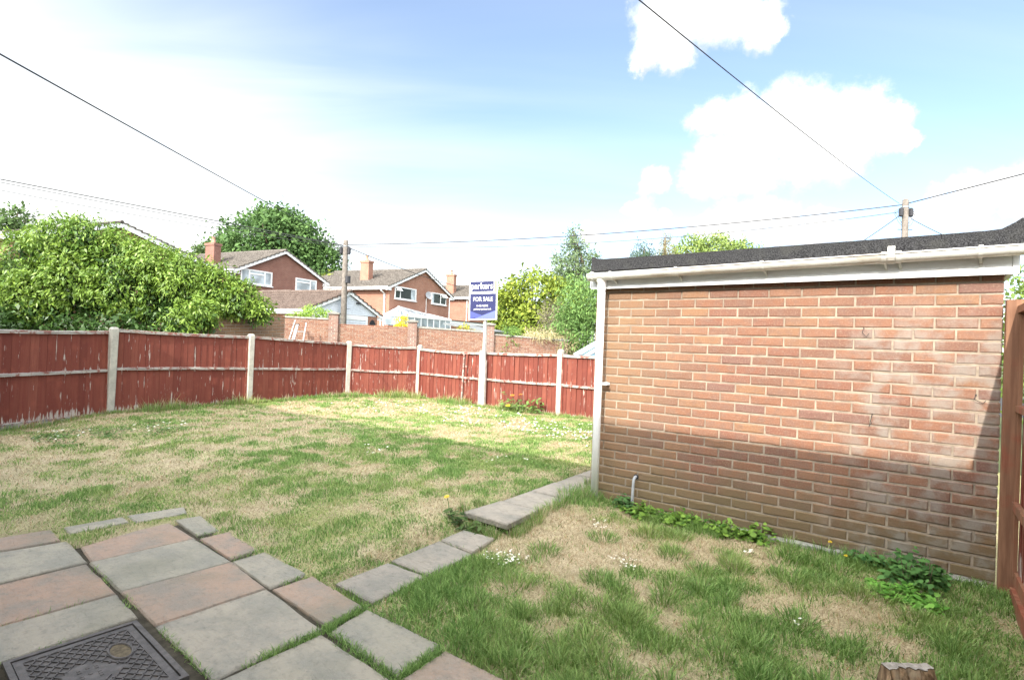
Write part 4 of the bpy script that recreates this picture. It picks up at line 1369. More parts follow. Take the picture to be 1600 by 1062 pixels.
def build_sign():
    base = Vector((-7.60, 4.30, 0.0))
    t = thing('sale_sign', 'blue and white for sale board on a white timber post by the fence', 'sign', base)
    MB().box(base.x - .027, base.x + .027, base.y - .027, base.y + .027, -0.2, 2.60).build('post', M['post_white'], t)
    MB().box(base.x + .029, base.x + .052, base.y - .03, base.y + .03, 0.0, 1.05).build('stake', M['post_white'], t)
    ang = math.radians(12)           # the board's right side swings towards the garage
    Tm = Matrix.Translation((base.x + 0.018, base.y - 0.052, 0)) @ Matrix.Rotation(ang, 4, 'Z') @ Matrix.Rotation(math.radians(-1.2), 4, 'Y')
    O = base

    def panel(name, x0, x1, z0, z1, y0, y1, mat, par):
        return MB().box(x0, x1, y0, y1, z0, z1).xf(Tm).build(name, M[mat], par)
    lo = panel('board', -0.325, 0.325, 1.88, 2.435, -0.012, 0.0, 'sign_white', t)
    up = panel('board', -0.325, 0.325, 2.442, 2.69, -0.012, 0.0, 'sign_white', t)
    panel('blue_face', -0.30, 0.30, 1.90, 2.415, -0.0135, -0.0122, 'sign_blue', lo)
    panel('blue_face', -0.30, 0.245, 2.462, 2.672, -0.0135, -0.0122, 'sign_blue', up)
    panel('yellow_stripe', 0.255, 0.318, 2.45, 2.685, -0.0135, -0.0122, 'sign_yellow', up)
    tri = MB().add([(-0.298, -0.0145, 1.902), (0.298, -0.0145, 1.902), (0.298, -0.0145, 2.07), (-0.20, -0.0145, 1.905)], [(0, 1, 2, 3)])
    tri.xf(Tm).build('pale_corner', M['sign_pale'], lo)
    MB().add([(-0.298, -0.0141, 1.904), (-0.14, -0.0141, 1.93), (-0.02, -0.0141, 1.975), (-0.298, -0.0141, 2.06)], [(0, 1, 2, 3)]).xf(Tm).build('mid_corner', M['sign_mid'], lo)
    for body, size, x, z, bold, par, sx in (('parkers', 0.185, -0.028, 2.572, 0.0015, up, 0.90), ('FOR SALE', 0.122, 0.0, 2.30, 0.0005, lo, 0.88), ('01483 760842', 0.058, -0.01, 2.165, 0.0, lo, 0.8), ('parkersproperties.co.uk', 0.056, -0.01, 2.100, 0.0, lo, 0.74)):
        me = text_mesh(body, size, bold)
        R = Tm @ Matrix.Translation((x, -0.0152, z)) @ Matrix.Rotation(math.radians(90), 4, 'X') @ Matrix.Scale(sx, 4, (1, 0, 0))
        me.transform(Matrix.Translation(-O) @ R)
        link('lettering', me, M['sign_white'], par)
    for z in (1.915, 2.66):
        MB().tube([Tm @ Vector((-0.01, -0.017, z)), Tm @ Vector((-0.01, -0.012, z))], 0.008, 8).build('bolt', M['steel'], t)


build_sign()


# ------------------------------------------------------------------ telegraph poles and lines
def build_poles():
    def pole(base, top, r0, r1, label):
        t = thing('telegraph_pole', label, 'telegraph pole', base, 'telegraph poles')
        b, tp = Vector(base), Vector(top)
        MB().tube([b - Vector((0, 0, .3)), b.lerp(tp, .5), tp - Vector((0, 0, .04)), tp], [r0, (r0 + r1) / 2, r1, r1 * 0.6], 12).build('shaft', M['pole'], t, smooth=True)
        rt = Vector((0.81, 0.59, 0))
        fw = Vector((0.59, -0.81, 0))
        z = tp.z
        bx = MB()
        for s in (-1, 1):
            c = tp - Vector((0, 0, .55)) + rt * s * 0.20 + fw * 0.05
            bx.tube([c - Vector((0, 0, .19)), c - Vector((0, 0, .14)), c + Vector((0, 0, .13)), c + Vector((0, 0, .18))], [.05, .085, .085, .04], 8)
        bx.build('junction_box', M['dark'], t)
        st = MB()
        for k in range(5):
            zz = z - 1.25 - k * 0.75
            if zz < 2.2: break
            p = b.lerp(tp, zz / z)
            st.tube([p - rt * 0.30 * (1 if k % 2 == 0 else 0.5), p + rt * 0.30], 0.014, 6)
        st.build('step_iron', M['dark'], t)
        MB().tube([tp - Vector((0, 0, .36)), tp - Vector((0, 0, .30))], r1 + 0.012, 12).build('band', M['steel'], t)
        lp = MB()
        for k in range(4):
            a = tp - Vector((0, 0, .3)) + rt * (0.1 if k % 2 else -0.1)
            c = tp - Vector((0, 0, .75 + .1 * k)) + rt * (0.26 if k % 2 else -0.26)
            m_ = (a + c) / 2 + rt * (0.25 if k % 2 else -0.25)
            lp.tube([a, m_, c, c.lerp(p if False else tp - Vector((0, 0, 1.2)), .8)], 0.008, 5)
        lp.build('cable_loop', M['cable'], t)
        return t, tp
    p1, t1 = pole((-23.9, 13.0, -0.02), (-23.93, 12.98, 6.36), 0.17, 0.12, 'grey wooden telegraph pole in front of the white garage gable')
    MB().tube([(-23.68, 13.0, 4.15), (-23.68, 13.0, 4.5)], 0.13, 8).build('junction_box', M['dark'], p1)
    p2, t2 = pole((-0.75, 23.04, -0.02), (-0.82, 22.99, 7.86), 0.15, 0.115, 'pale wooden telegraph pole rising behind the garage roof')

    def cable(a, b, sag, r, label, n=22):
        a, b = Vector(a), Vector(b)
        pts = []
        for i in range(n + 1):
            s = i / n
            pts.append(a.lerp(b, s) - Vector((0, 0, sag * 4 * s * (1 - s))))
        o = MB().tube(pts, r, 5).build('overhead_cable', M['cable'], None)
        tag(o, label, 'cable', 'overhead cables')
    q1 = t1 - Vector((0, 0, .25)); q2 = t2 - Vector((0, 0, .22))
    cable(q1, (-5.4, -6.0, 3.94), 0.05, 0.010, 'thin cable sloping from the top left corner to the nearer grey pole')
    cable(q1 - Vector((0, 0, .05)), (-27.45, 0.5, 6.72), -0.0, 0.019, 'upper of the dark lines entering from the left edge')
    cable(q1 - Vector((0, 0, .08)), (-27.5, 0.48, 6.62), 0.05, 0.013, 'middle thin line entering from the left edge')
    cable(q1 - Vector((0, 0, .12)), (-27.44, 0.51, 6.32), 0.12, 0.011, 'lowest faint line entering from the left edge')
    cable(q1, q2, 0.35, 0.021, 'thick dark cable strung between the two poles')
    cable(q1 - Vector((0, 0, .08)), q2 - Vector((0, 0, .28)), 0.55, 0.013, 'thinner lower cable strung between the two poles')
    cable(q2 + Vector((-.2, 0, .06)), (-3.55, -5.62, 4.62), 0.16, 0.008, 'cable rising from the far pole across the large cumulus cloud')
    cable(q2 + Vector((.1, 0, .04)), (3.2, 19.3, 7.6), 0.0, 0.022, 'short dark cable from the far pole to the right edge')
    cable(q2 - Vector((.2, 0, .45)), (-2.9, 16.5, 4.4), 0.05, 0.016, 'drop wire going down left from the far pole')
    cable(q2 - Vector((-.2, 0, .6)), (1.1, 15.5, 4.4), 0.05, 0.014, 'drop wire going down right from the far pole')
    cable(q1 - Vector((-.05, 0, .1)), (-29.0, 27.5, 5.6), 0.15, 0.02, 'drop wire from the nearer pole to the chimney house')


build_poles()

# ------------------------------------------------------------------ neighbouring houses
GD = Vector((-math.sin(HA), math.cos(HA), 0))
SD = Vector((-math.cos(HA), -math.sin(HA), 0))


class House:
    def __init__(s, name, label, cat, K, brick, tiles):
        s.K = Vector((K[0], K[1], 0)); s.t = thing(name, label, cat, (K[0], K[1], 0)); s.brick = brick; s.tiles = tiles

    def P(s, u, v, z): return s.K + GD * u + SD * v + Vector((0, 0, z))

    def box(s, mb, u0, u1, v0, v1, z0, z1):
        return mb.hexa([s.P(u0, v0, z0), s.P(u1, v0, z0), s.P(u1, v1, z0), s.P(u0, v1, z0), s.P(u0, v0, z1), s.P(u1, v0, z1), s.P(u1, v1, z1), s.P(u0, v1, z1)])

    def shell(s, u0, u1, v0, v1, ez, az, brick=None, over=0.35, vover=0.25, barge=0.2, ua=None, gut=True):
        ua = (u0 + u1) / 2 if ua is None else ua
        w = MB()
        pf = [(u0, -0.3), (u1, -0.3), (u1, ez), (ua, az), (u0, ez)]
        n = 5
        w.add([s.P(u, v0, z) for u, z in pf] + [s.P(u, v1, z) for u, z in pf], [tuple(range(n)), tuple(range(n, 2 * n))[::-1]] + [(i, n + i, n + (i + 1) % n, (i + 1) % n) for i in range(n)])
        s.wall = w.build('wall', M[brick or s.brick], s.t)
        r = MB()
        for (ue, sgn) in ((u0, -1), (u1, 1)):
            sl = (az - ez) / abs(ua - ue)
            ul = ue + sgn * over; zl = ez - sl * over
            L = math.hypot(ua - ul, az - zl); nc = max(4, int(L / 0.34))
            for i in range(nc):
                a, b = i / nc, min(1.0, (i + 1.25) / nc)
                ub, zb_ = ul + (ua - ul) * a, zl + (az - zl) * a
                uc, zc = ul + (ua - ul) * b, zl + (az - zl) * b
                t0, t1 = 0.185, 0.10
                r.hexa([s.P(ub, v0 - vover, zb_ + t0 - .06), s.P(ub, v1 + vover, zb_ + t0 - .06), s.P(uc, v1 + vover, zc + t1 - .06), s.P(uc, v0 - vover, zc + t1 - .06),
                        s.P(ub, v0 - vover, zb_ + t0), s.P(ub, v1 + vover, zb_ + t0), s.P(uc, v1 + vover, zc + t1), s.P(uc, v0 - vover, zc + t1)])
        r.tube([s.P(ua, v0 - vover, az + .11), s.P(ua, v1 + vover, az + .11)], 0.09, 8)
        s.roof = r.build('roof', M[s.tiles], s.t)
        bb = MB()
        for vf in (v0 - vover + 0.03,):
            for (ue, sgn) in ((u0, -1), (u1, 1)):
                sl = (az - ez) / abs(ua - ue)
                ul = ue + sgn * over; zl = ez - sl * over
                bb.hexa([s.P(ul, vf, zl - barge + .08), s.P(ua, vf, az - barge + .08), s.P(ua, vf + .04, az - barge + .08), s.P(ul, vf + .04, zl - barge + .08),
                         s.P(ul, vf, zl + .09), s.P(ua, vf, az + .09), s.P(ua, vf + .04, az + .09), s.P(ul, vf + .04, zl + .09)])
                e0, e1 = sorted((ul, ue + sgn * 0.0))
                s.box(bb, e0, e1 + (0.0), vf + 0.045, v0 - 0.002, zl - 0.14, zl + 0.05)
        bb.build('barge_board', M['soffit'], s.t)
        if gut:
            sl = (az - ez) / abs(ua - u0)
            g = MB()
            ul = u0 - over; zl = ez - sl * over
            g.tube([s.P(ul - .05, v0 - vover, zl + .05), s.P(ul - .05, v1 + vover, zl + .05)], 0.06, 8)
            s.box(g, ul, u0 - 0.003, v0 - .001, v1, zl - .10, zl + .04)
            s.gutter = g.build('gutter', M['white'], s.t)

    def window(s, u0, u1, z0, z1, bars, pane, v=0.0, trans=(), sill=True):
        f = MB(); w = 0.085
        s.box(f, u0, u1, v - .06, v, z0, z0 + w); s.box(f, u0, u1, v - .06, v, z1 - w, z1)
        s.box(f, u0, u0 + w, v - .06, v, z0 + w, z1 - w); s.box(f, u1 - w, u1, v - .06, v, z0 + w, z1 - w)
        for b in bars: s.box(f, b - w / 2, b + w / 2, v - .058, v, z0 + w, z1 - w)
        for (a, b, z) in trans: s.box(f, a, b, v - .056, v, z - w / 2, z + w / 2)
        fo = f.build('window', M['white'], s.t)
        m = MB(); s.box(m, u0 + w, u1 - w, v - .025, v - .002, z0 + w, z1 - w)
        m.build('pane', M[pane], fo)
        if sill:
            m = MB(); s.box(m, u0 - .05, u1 + .05, v - .12, v, z0 - .06, z0 - .002)
            m.build('sill', M['white'], fo)

    def chimney(s, u0, u1, v0, v1, z0, z1):
        m = MB(); s.box(m, u0, u1, v0, v1, z0, z1)
        s.box(m, u0 - .05, u1 + .05, v0 - .05, v1 + .05, z1 - .16, z1)
        c = m.build('chimney', M[s.brick], s.roof)
        o = s.P((u0 + u1) / 2, (v0 + v1) / 2, z1)
        p = MB().tube([o, o + Vector((0, 0, .22)), o + Vector((0, 0, .24)), o + Vector((0, 0, .40)), o + Vector((0, 0, .44))], [.15, .12, .10, .12, .16], 10)
        p.build('chimney_pot', plain('terracotta_pot', (.36, .22, .15), 0.9), s.roof)

    def dish(s, u, z, v=0.0, r=0.33):
        c = s.P(u, v - .35, z); n = (s.P(u - .5, v - 1.0, z + .35) - s.P(u, v, z)).normalized()
        a = n.cross(Vector((0, 0, 1))).normalized(); b = n.cross(a)
        m = MB(); vs = [c - n * 0.06]
        for ring, k in ((.5, -.045), (1.0, 0.0)):
            for i in range(14):
                th = 2 * math.pi * i / 14
                vs.append(c + (a * math.cos(th) + b * math.sin(th)) * r * ring + n * k)
        fs = [(0, 1 + i, 1 + (i + 1) % 14) for i in range(14)] + [(1 + i, 15 + i, 15 + (i + 1) % 14, 1 + (i + 1) % 14) for i in range(14)]
        m.add(vs, fs)
        m.tube([c, s.P(u, v, z - .1)], .03, 6); m.tube([c - b * r * .8, c + n * .35], .015, 5)
        m.build('satellite_dish', M['dish'], s.t)

    def pipe(s, u, v, z0, z1, r=0.045, mat='white'):
        MB().tube([s.P(u, v, z1), s.P(u, v, z0)], r, 8).build('downpipe', M[mat], s.t)


def build_houses():
    h = House('house', 'dark red brick gabled house with pale blinds left of the nearer pole', 'house', (-34.3, 12.83), 'house1_brick', 'tiles')
    h.shell(0, 7.15, 0, 8.5, 5.42, 7.0, ua=3.5, over=0.45)
    h.window(0.19, 2.57, 4.55, 5.48, (0.82, 2.0), 'glass_pale', trans=((0.82, 2.0, 5.22),))
    h.window(4.58, 6.50, 4.50, 5.40, (5.92,), 'glass_pale', trans=((4.58, 5.92, 5.14),))
    h.chimney(0.55, 1.05, 3.0, 3.85, 5.4, 7.25)
    h.dish(-0.3, 5.15, 0.6, 0.36)
    MB().tube([h.P(-.5, .5, 5.2), h.P(-.5, .5, 5.05), h.P(-.1, .35, 4.8), h.P(-.1, .35, 0)], .045, 8).build('downpipe', M['white'], h.t)
    h.pipe(7.3, 0.1, 0, 5.2)
    # white sunroom against its gable
    s = House('sunroom', 'white framed sunroom with a low gable below the dark brick house', 'sunroom', h.P(-0.4, -3.0, 0)[:2], 'clad', 'tiles_brown')
    s.shell(0, 3.4, 0, 2.9, 3.25, 4.0, brick='white', over=0.25, vover=0.15, barge=0.18, gut=False)
    s.window(0.12, 1.1, 2.2, 3.1, (), 'glass_roof', sill=False); s.window(1.22, 2.2, 1.2, 3.1, (), 'glass_roof', sill=False); s.window(2.3, 3.3, 2.2, 3.1, (), 'glass_roof', sill=False)
    m = MB(); m.add([s.P(0.75, -.03, 3.32), s.P(2.65, -.03, 3.32), s.P(1.7, -.03, 3.74)], [(0, 1, 2)]); m.build('gable_pane', M['glass_pale'], s.t)
    # garage with white clad gable
    g = House('detached_garage', 'brick garage with white clad gable and white door behind the nearer pole', 'garage', (-24.52, 13.79), 'house2_brick', 'tiles_brown')
    g.shell(-2.95, 2.3, 0, 6.5, 2.66, 3.72, ua=-0.1, over=0.3, vover=0.2, barge=0.16)
    cl = MB()
    for i in range(11):
        z0 = 2.60 + i * 0.098; z1 = z0 + 0.095
        f = lambda z: max(0.05, (3.66 - z) / 1.0)
        ul, ur = -0.1 - 2.7 * min(1, f(z0)), -0.1 + 2.3 * min(1, f(z0))
        ul1, ur1 = -0.1 - 2.7 * min(1, f(z1)), -0.1 + 2.3 * min(1, f(z1))
        cl.hexa([g.P(ul, -.035, z0), g.P(ur, -.035, z0), g.P(ur, -.002, z0), g.P(ul, -.002, z0), g.P(ul1, -.022, z1), g.P(ur1, -.022, z1), g.P(ur1, -.002, z1), g.P(ul1, -.002, z1)])
    cl.build('cladding', M['clad'], g.t)
    d = MB(); g.box(d, -2.6, 1.45, -.05, -.002, 2.34, 2.58); g.box(d, -2.6, -2.45, -.05, -.002, 0, 2.34); g.box(d, 1.33, 1.45, -.05, -.002, 0, 2.34)
    do = d.build('garage_door', M['white'], g.t)
    p = MB()
    for i in range(14): g.box(p, -2.45, 1.33, -.03, -.012, 0.0 + i * .167, 0.155 + i * .167)
    p.build('door_slats', M['clad'], do)
    a = MB(); pts = [(1.62, 0), (1.62, 2.0)] + [(1.9 - .28 * math.cos(math.pi * k / 8), 2.0 + .42 * math.sin(math.pi * k / 8)) for k in range(1, 8)] + [(2.18, 2.0), (2.18, 0)]
    a.add([g.P(u, -.006, z) for u, z in pts], [tuple(range(len(pts)))]); a.build('arched_opening', M['dark'], g.t)
    g.pipe(2.45, -.1, 0, 2.5)
    MB().tube([g.P(0.5, -.05, 3.25), g.P(0.55, -.3, 3.2)], .05, 6).build('lamp', M['dark'], g.t)
    # second house
    k = House('house', 'orange brick gabled house with open dark windows left of the sale board', 'house', (-32.85, 23.79), 'house2_brick', 'tiles')
    k.shell(0, 8.66, 0, 9.5, 5.42, 7.2, ua=4.5, over=0.5)
    k.window(0.62, 3.45, 4.52, 5.5, (1.32,), 'glass_dark', trans=((0.62, 1.32, 5.18),))
    k.window(5.72, 8.08, 4.52, 5.5, (7.15,), 'glass_dark', trans=((7.15, 8.08, 5.18),))
    for (u0, u1) in ((0.66, 1.30), (7.2, 8.04)):
        c = MB(); c.hexa([k.P(u0, -.32, 5.16), k.P(u1, -.32, 5.16), k.P(u1, -.28, 5.14), k.P(u0, -.28, 5.14), k.P(u0, -.05, 5.46), k.P(u1, -.05, 5.46), k.P(u1, -.02, 5.43), k.P(u0, -.02, 5.43)])
        c.build('open_casement', M['white'], k.t)
    for (u0, u1) in ((2.75, 3.34), (5.82, 6.1)):
        c = MB(); k.box(c, u0, u1, -.034, -.026, 4.62, 5.40); c.build('curtain', M['glass_pale'], k.t)
    k.chimney(1.2, 1.75, 3.1, 3.95, 5.5, 7.65)
    k.dish(4.9, 5.15, 0.0, 0.34)
    MB().tube([k.P(4.95, -.03, 4.9), k.P(4.95, -.03, 3.6)], .025, 5).build('dish_cable', M['white'], k.t)
    MB().tube([k.P(-.55, .4, 5.2), k.P(-.5, .4, 5.05), k.P(-.08, .4, 4.8), k.P(-.08, .4, 0)], .06, 8).build('downpipe', M['white'], k.t)
    k.pipe(8.6, -.06, 0, 5.2)
    # conservatory
    c = House('conservatory', 'white conservatory with a ribbed glass roof below the orange brick house', 'conservatory', k.P(-0.6, -1.5, 0)[:2], 'white', 'tiles')
    b = MB(); c.box(b, 0, 7.2, 0, 1.5, 0, 2.35); b.build('dwarf_wall', M['house2_brick'], c.t)
    fr = MB()
    for u in [0.0, .9, 1.8, 2.7, 3.6, 4.5, 5.4, 6.3, 7.12]: c.box(fr, u, u + .1, -.03, .05, 2.35, 3.1)
    c.box(fr, -.05, 7.27, -.05, .06, 3.08, 3.22); c.box(fr, -.02, 7.24, -.04, .06, 2.3, 2.42); c.box(fr, -.05, 0.05, 0, 1.5, 3.08, 3.22)
    apx = [(1.9, 3.92), (5.4, 3.75)]
    fo = fr.build('frame', M['white'], c.t)
    rb = MB()
    for i in range(11):
        u = 0.0 + 7.2 * i / 10; ut = min(max(u * 0.75 + 0.7, 1.7), 5.6)
        rb.bar(c.P(u, 0, 3.2), c.P(ut, 1.3, 3.86 - 0.05 * ut), .09, .07)
    rb.bar(c.P(1.5, 1.3, 3.9), c.P(7.2, 1.4, 3.4), .14, .10)
    rb.bar(c.P(0, 0, 3.2), c.P(0, 1.5, 3.2), .1, .1)
    rb.bar(c.P(0, 1.4, 3.2), c.P(1.6, 1.3, 3.9), .1, .08); rb.bar(c.P(0, .7, 3.2), c.P(1.6, 1.2, 3.86), .08, .07)
    rb.build('roof_rib', M['white'], c.t)
    gl = MB(); gl.add([c.P(0, 0, 3.18), c.P(7.2, 0, 3.18), c.P(7.2, 1.4, 3.36), c.P(5.5, 1.3, 3.56), c.P(1.6, 1.3, 3.82), c.P(0, 1.4, 3.18)], [(0, 1, 2, 3, 4), (0, 4, 5)])
    gl.build('roof_glass', M['glass_roof'], c.t)
    gp = MB(); c.box(gp, .05, 7.2, 0, .02, 2.42, 3.1); c.box(gp, 0, .02, 0.03, 1.5, 2.42, 3.1); gp.build('pane', M['glass_roof'], c.t)
    e = House('flat_extension', 'low flat roofed extension with white fascia left of the sale board', 'extension', k.P(7.4, -1.0, 0)[:2], 'house2_brick', 'tiles')
    b = MB(); e.box(b, 0, 6.0, 0, 3, 0, 2.9); b.build('wall', M['house2_brick'], e.t)
    b = MB(); e.box(b, -.15, 6.15, -.15, 3.0, 2.9, 3.15); b.build('fascia', M['soffit'], e.t)
    b = MB(); e.box(b, -.2, 6.2, -.2, 3.0, 3.152, 3.22); b.build('roof', M['felt'], e.t)
    # the house behind it, right of the ridge
    q = House('house', 'brick house with grey roof and chimney just behind the sale board', 'house', (-35.67, 36.58), 'house2_brick', 'tiles')
    q.shell(0, 8.0, 0, 9.0, 5.75, 7.2, over=0.4)
    q.chimney(0.9, 1.4, 2.5, 3.4, 5.9, 8.15)
    q.pipe(-.1, .3, 0, 5.6)
    # third house behind the bush
    r = House('house', 'brick house with white barge boards rising behind the large leafy bush', 'house', (-31.9, 1.8), 'house1_brick', 'tiles')
    r.shell(0, 8.6, 0, 9, 5.35, 6.65, ua=4.25, over=0.4, barge=0.26)
    w = House('house', 'pale roof edge of a house at the far left behind the bush', 'house', (-33.5, -8.6), 'house1_brick', 'tiles')
    w.shell(0, 6.2, 0, 7, 4.7, 6.2, over=0.4, barge=0.3)
    # sheds seen over the end of the orange wall
    s = House('shed', 'low grey felt roofed shed beyond the orange wall', 'shed', (-19.0, 18.2), 'shed', 'shed')
    b = MB(); s.box(b, 0, 3.0, 0, 2.2, 0, 1.95); b.build('wall', M['pole'], s.t)
    b = MB(); b.hexa([s.P(-.1, -.15, 1.95), s.P(3.1, -.15, 1.95), s.P(3.1, 2.4, 2.3), s.P(-.1, 2.4, 2.3), s.P(-.1, -.15, 2.03), s.P(3.1, -.15, 2.03), s.P(3.1, 2.4, 2.38), s.P(-.1, 2.4, 2.38)]); b.build('roof', M['shed'], s.t)


build_houses()


# ------------------------------------------------------------------ parked car
def build_car():
    d = Vector((0.79, 0.61, 0)).normalized(); n = Vector((d.y, -d.x, 0))
    O = Vector((-6.2, 8.55, -0.012))
    t = thing('parked_car', 'silver car parked beyond the fence, only windscreen and pillar showing', 'car', O)
    T = Matrix(((d.x, -n.x, 0, O.x), (d.y, -n.y, 0, O.y), (0, 0, 1, O.z), (0, 0, 0, 1)))
    low = [(-2.25, .35), (-2.3, .75), (-2.05, 1.0), (-1.35, 1.16), (-1.2, 1.2), (2.0, 1.22), (2.2, 1.1), (2.25, .35)]
    def loft(pf, yh, inset):
        m = MB(); k = len(pf)
        vs = []
        for y, f in ((-yh, 1), (yh, 1)): vs += [(x, y, z) for x, z in pf]
        m.add(vs, [tuple(range(k))[::-1], tuple(range(k, 2 * k))] + [(i, (i + 1) % k, k + (i + 1) % k, k + i) for i in range(k)])
        return m
    bo = loft(low, 0.9, 0).xf(T).build('body', M['car'], t, bevel=0.06)
    # cabin: roof, pillars and glass
    gl = MB(); a = [(-1.28, 1.19), (-0.42, 1.74), (1.55, 1.74), (2.05, 1.2)]
    vs = [(x, y * (0.86 if z < 1.5 else 0.70), z) for y in (-1, 1) for x, z in a]
    gl.add(vs, [(3, 2, 1, 0), (4, 5, 6, 7), (0, 1, 5, 4), (1, 2, 6, 5), (2, 3, 7, 6), (3, 0, 4, 7)])
    gl.xf(T).build('glass', M['car_glass'], t)
    r = MB()
    r.hexa([(-.45, -.71, 1.735), (1.6, -.71, 1.735), (1.6, .71, 1.735), (-.45, .71, 1.735), (-.30, -.64, 1.80), (1.45, -.64, 1.80), (1.45, .64, 1.80), (-.30, .64, 1.80)])
    for s in (-1, 1):
        for (x0, z0, x1, z1) in ((-1.36, 1.17, -.42, 1.77), (0.45, 1.2, 0.5, 1.76), (2.08, 1.18, 1.56, 1.76)):
            r.bar((x0, s * .875, z0), (x1, s * .705, z1), .06, .085)
    r.xf(T).build('roof', M['car'], t)
    for x in (-1.4, 1.4):
        for s in (-1, 1):
            w = MB().tube([(x, s * .74, .32), (x, s * .92, .32)], .32, 18).xf(T).build('wheel', M['tyre'], t)
            MB().tube([(x, s * .90, .32), (x, s * .93, .32)], .20, 14).xf(T).build('hub', M['steel'], w)
    for s in (-1, 1):
        MB().box(-2.31, -2.2, s * .68 - .14, s * .68 + .14, .68, .84).xf(T).build('headlight', M['white'], t)


build_car()


# ------------------------------------------------------------------ foliage
def norm(v):
    return v / np.maximum(np.linalg.norm(v, axis=-1, keepdims=True), 1e-9)


def leaf_quads(P, D, N, L, W, C, fold=0.25):
    """leaf: base, two sides and tip; D along the leaf, N leaf normal"""
    n = len(P)
    S = norm(np.cross(D, N))
    L = np.broadcast_to(L, n)[:, None]; W = np.broadcast_to(W, n)[:, None]
    mid = P + D * L * 0.45 
    V = np.stack([P, mid + S * W * 0.5 + N * W * fold * 0.5, P + D * L - N * L * 0.08, mid - S * W * 0.5 + N * W * fold * 0.5], 1).reshape(-1, 3)
    F = np.arange(4 * n).reshape(n, 4)
    return V, F, np.repeat(C, 4, axis=0)


def rand_dirs(n, rng):
    return norm(rng.normal(size=(n, 3)))


def crown(blobs, n, leaf, aspect, c_lo, c_hi, rng, clump=0.55, per=10, droop=0.5, spread=0.16, inner=0.25, up=0.25, jit=0.25, thr=0.42):
    """leaf sprays set over a set of ellipsoids, thick at the surface and thin inside"""
    b = np.array(blobs, float)
    area = (b[:, 3] * b[:, 4] + b[:, 4] * b[:, 5] + b[:, 3] * b[:, 5])
    nc = max(1, n // per)
    which = rng.choice(len(b), nc, p=area / area.sum())
    d = rand_dirs(nc, rng)
    r = 1 - inner * rng.random(nc) ** 1.6
    r = r * (1 + (0.10 * rng.normal(size=nc)))
    ce = b[which, :3] + d * b[which, 3:6] * r[:, None]
    lump = fbm(ce[:, 0] * 1.0 + ce[:, 2] * 0.7, ce[:, 1] + ce[:, 2], clump * 2.2, 77, 2)
    keep = lump + 0.35 * rng.random(nc) > thr
    # open the crown where the lump noise is low so gaps show
    ce, d, which, lump = ce[keep], d[keep], which[keep], lump[keep]
    ce = np.repeat(ce, per, 0); dd = np.repeat(d, per, 0); lm = np.repeat(lump, per)
    m = len(ce)
    P = ce + rng.normal(size=(m, 3)) * spread * 0.6
    D = norm(dd * 0.6 + rng.normal(size=(m, 3)) * 0.75 + np.array([0, 0, -droop]))
    N = norm(dd * 0.7 + np.array([0, 0, up + 0.3]) + rng.normal(size=(m, 3)) * 0.45)
    L = leaf * (0.5 + 0.85 * rng.random(m))
    tt = np.clip(rng.random(m) * 0.55 + lm * 0.5 + rng.normal(size=m) * jit * 0.4, 0, 1)[:, None]
    C = np.array(c_lo) * (1 - tt) + np.array(c_hi) * tt
    C = C * (0.85 + 0.3 * rng.random((m, 1)))
    return leaf_quads(P, D, N, L, L * aspect, C)


def tree(name, label, cat, base, blobs, n, leaf, aspect, c_lo, c_hi, trunk_r, seed, group=None, mat='leaf_matt', limbs=7, **kw):
    rng = np.random.default_rng(seed)
    t = thing(name, label, cat, base, group)
    V, F, C = crown(blobs, n, leaf, aspect, c_lo, c_hi, rng, **kw)
    mesh_np('crown', V, F, M[mat], C, t, origin=base)
    if trunk_r:
        mb = MB()
        bx, by, bz = base
        top = max(blobs, key=lambda q: q[2])
        cx, cy, cz = (sum(q[i] for q in blobs) / len(blobs) for i in range(3))
        h = cz
        rr = random.Random(seed)
        mb.tube([(bx, by, bz - .2), (bx + (cx - bx) * .3, by + (cy - by) * .3, bz + (h - bz) * .4), (cx, cy, h), (top[0], top[1], top[2] + top[5] * .6)], [trunk_r, trunk_r * .8, trunk_r * .5, trunk_r * .12], 8)
        for i in range(limbs):
            q = rr.choice(blobs)
            s = rr.uniform(.35, .9)
            p0 = Vector((bx + (cx - bx) * s, by + (cy - by) * s, bz + (h - bz) * s))
            e = Vector((q[0] + rr.uniform(-.7, .7) * q[3], q[1] + rr.uniform(-.7, .7) * q[4], q[2] + rr.uniform(-.2, .7) * q[5]))
            mid = p0.lerp(e, .5) + Vector((0, 0, .08 * (e - p0).length))
            mb.tube([p0, mid, e], [trunk_r * .42, trunk_r * .28, trunk_r * .08], 6)
        mb.build('trunk', M['bark'], t, smooth=True)
    return t


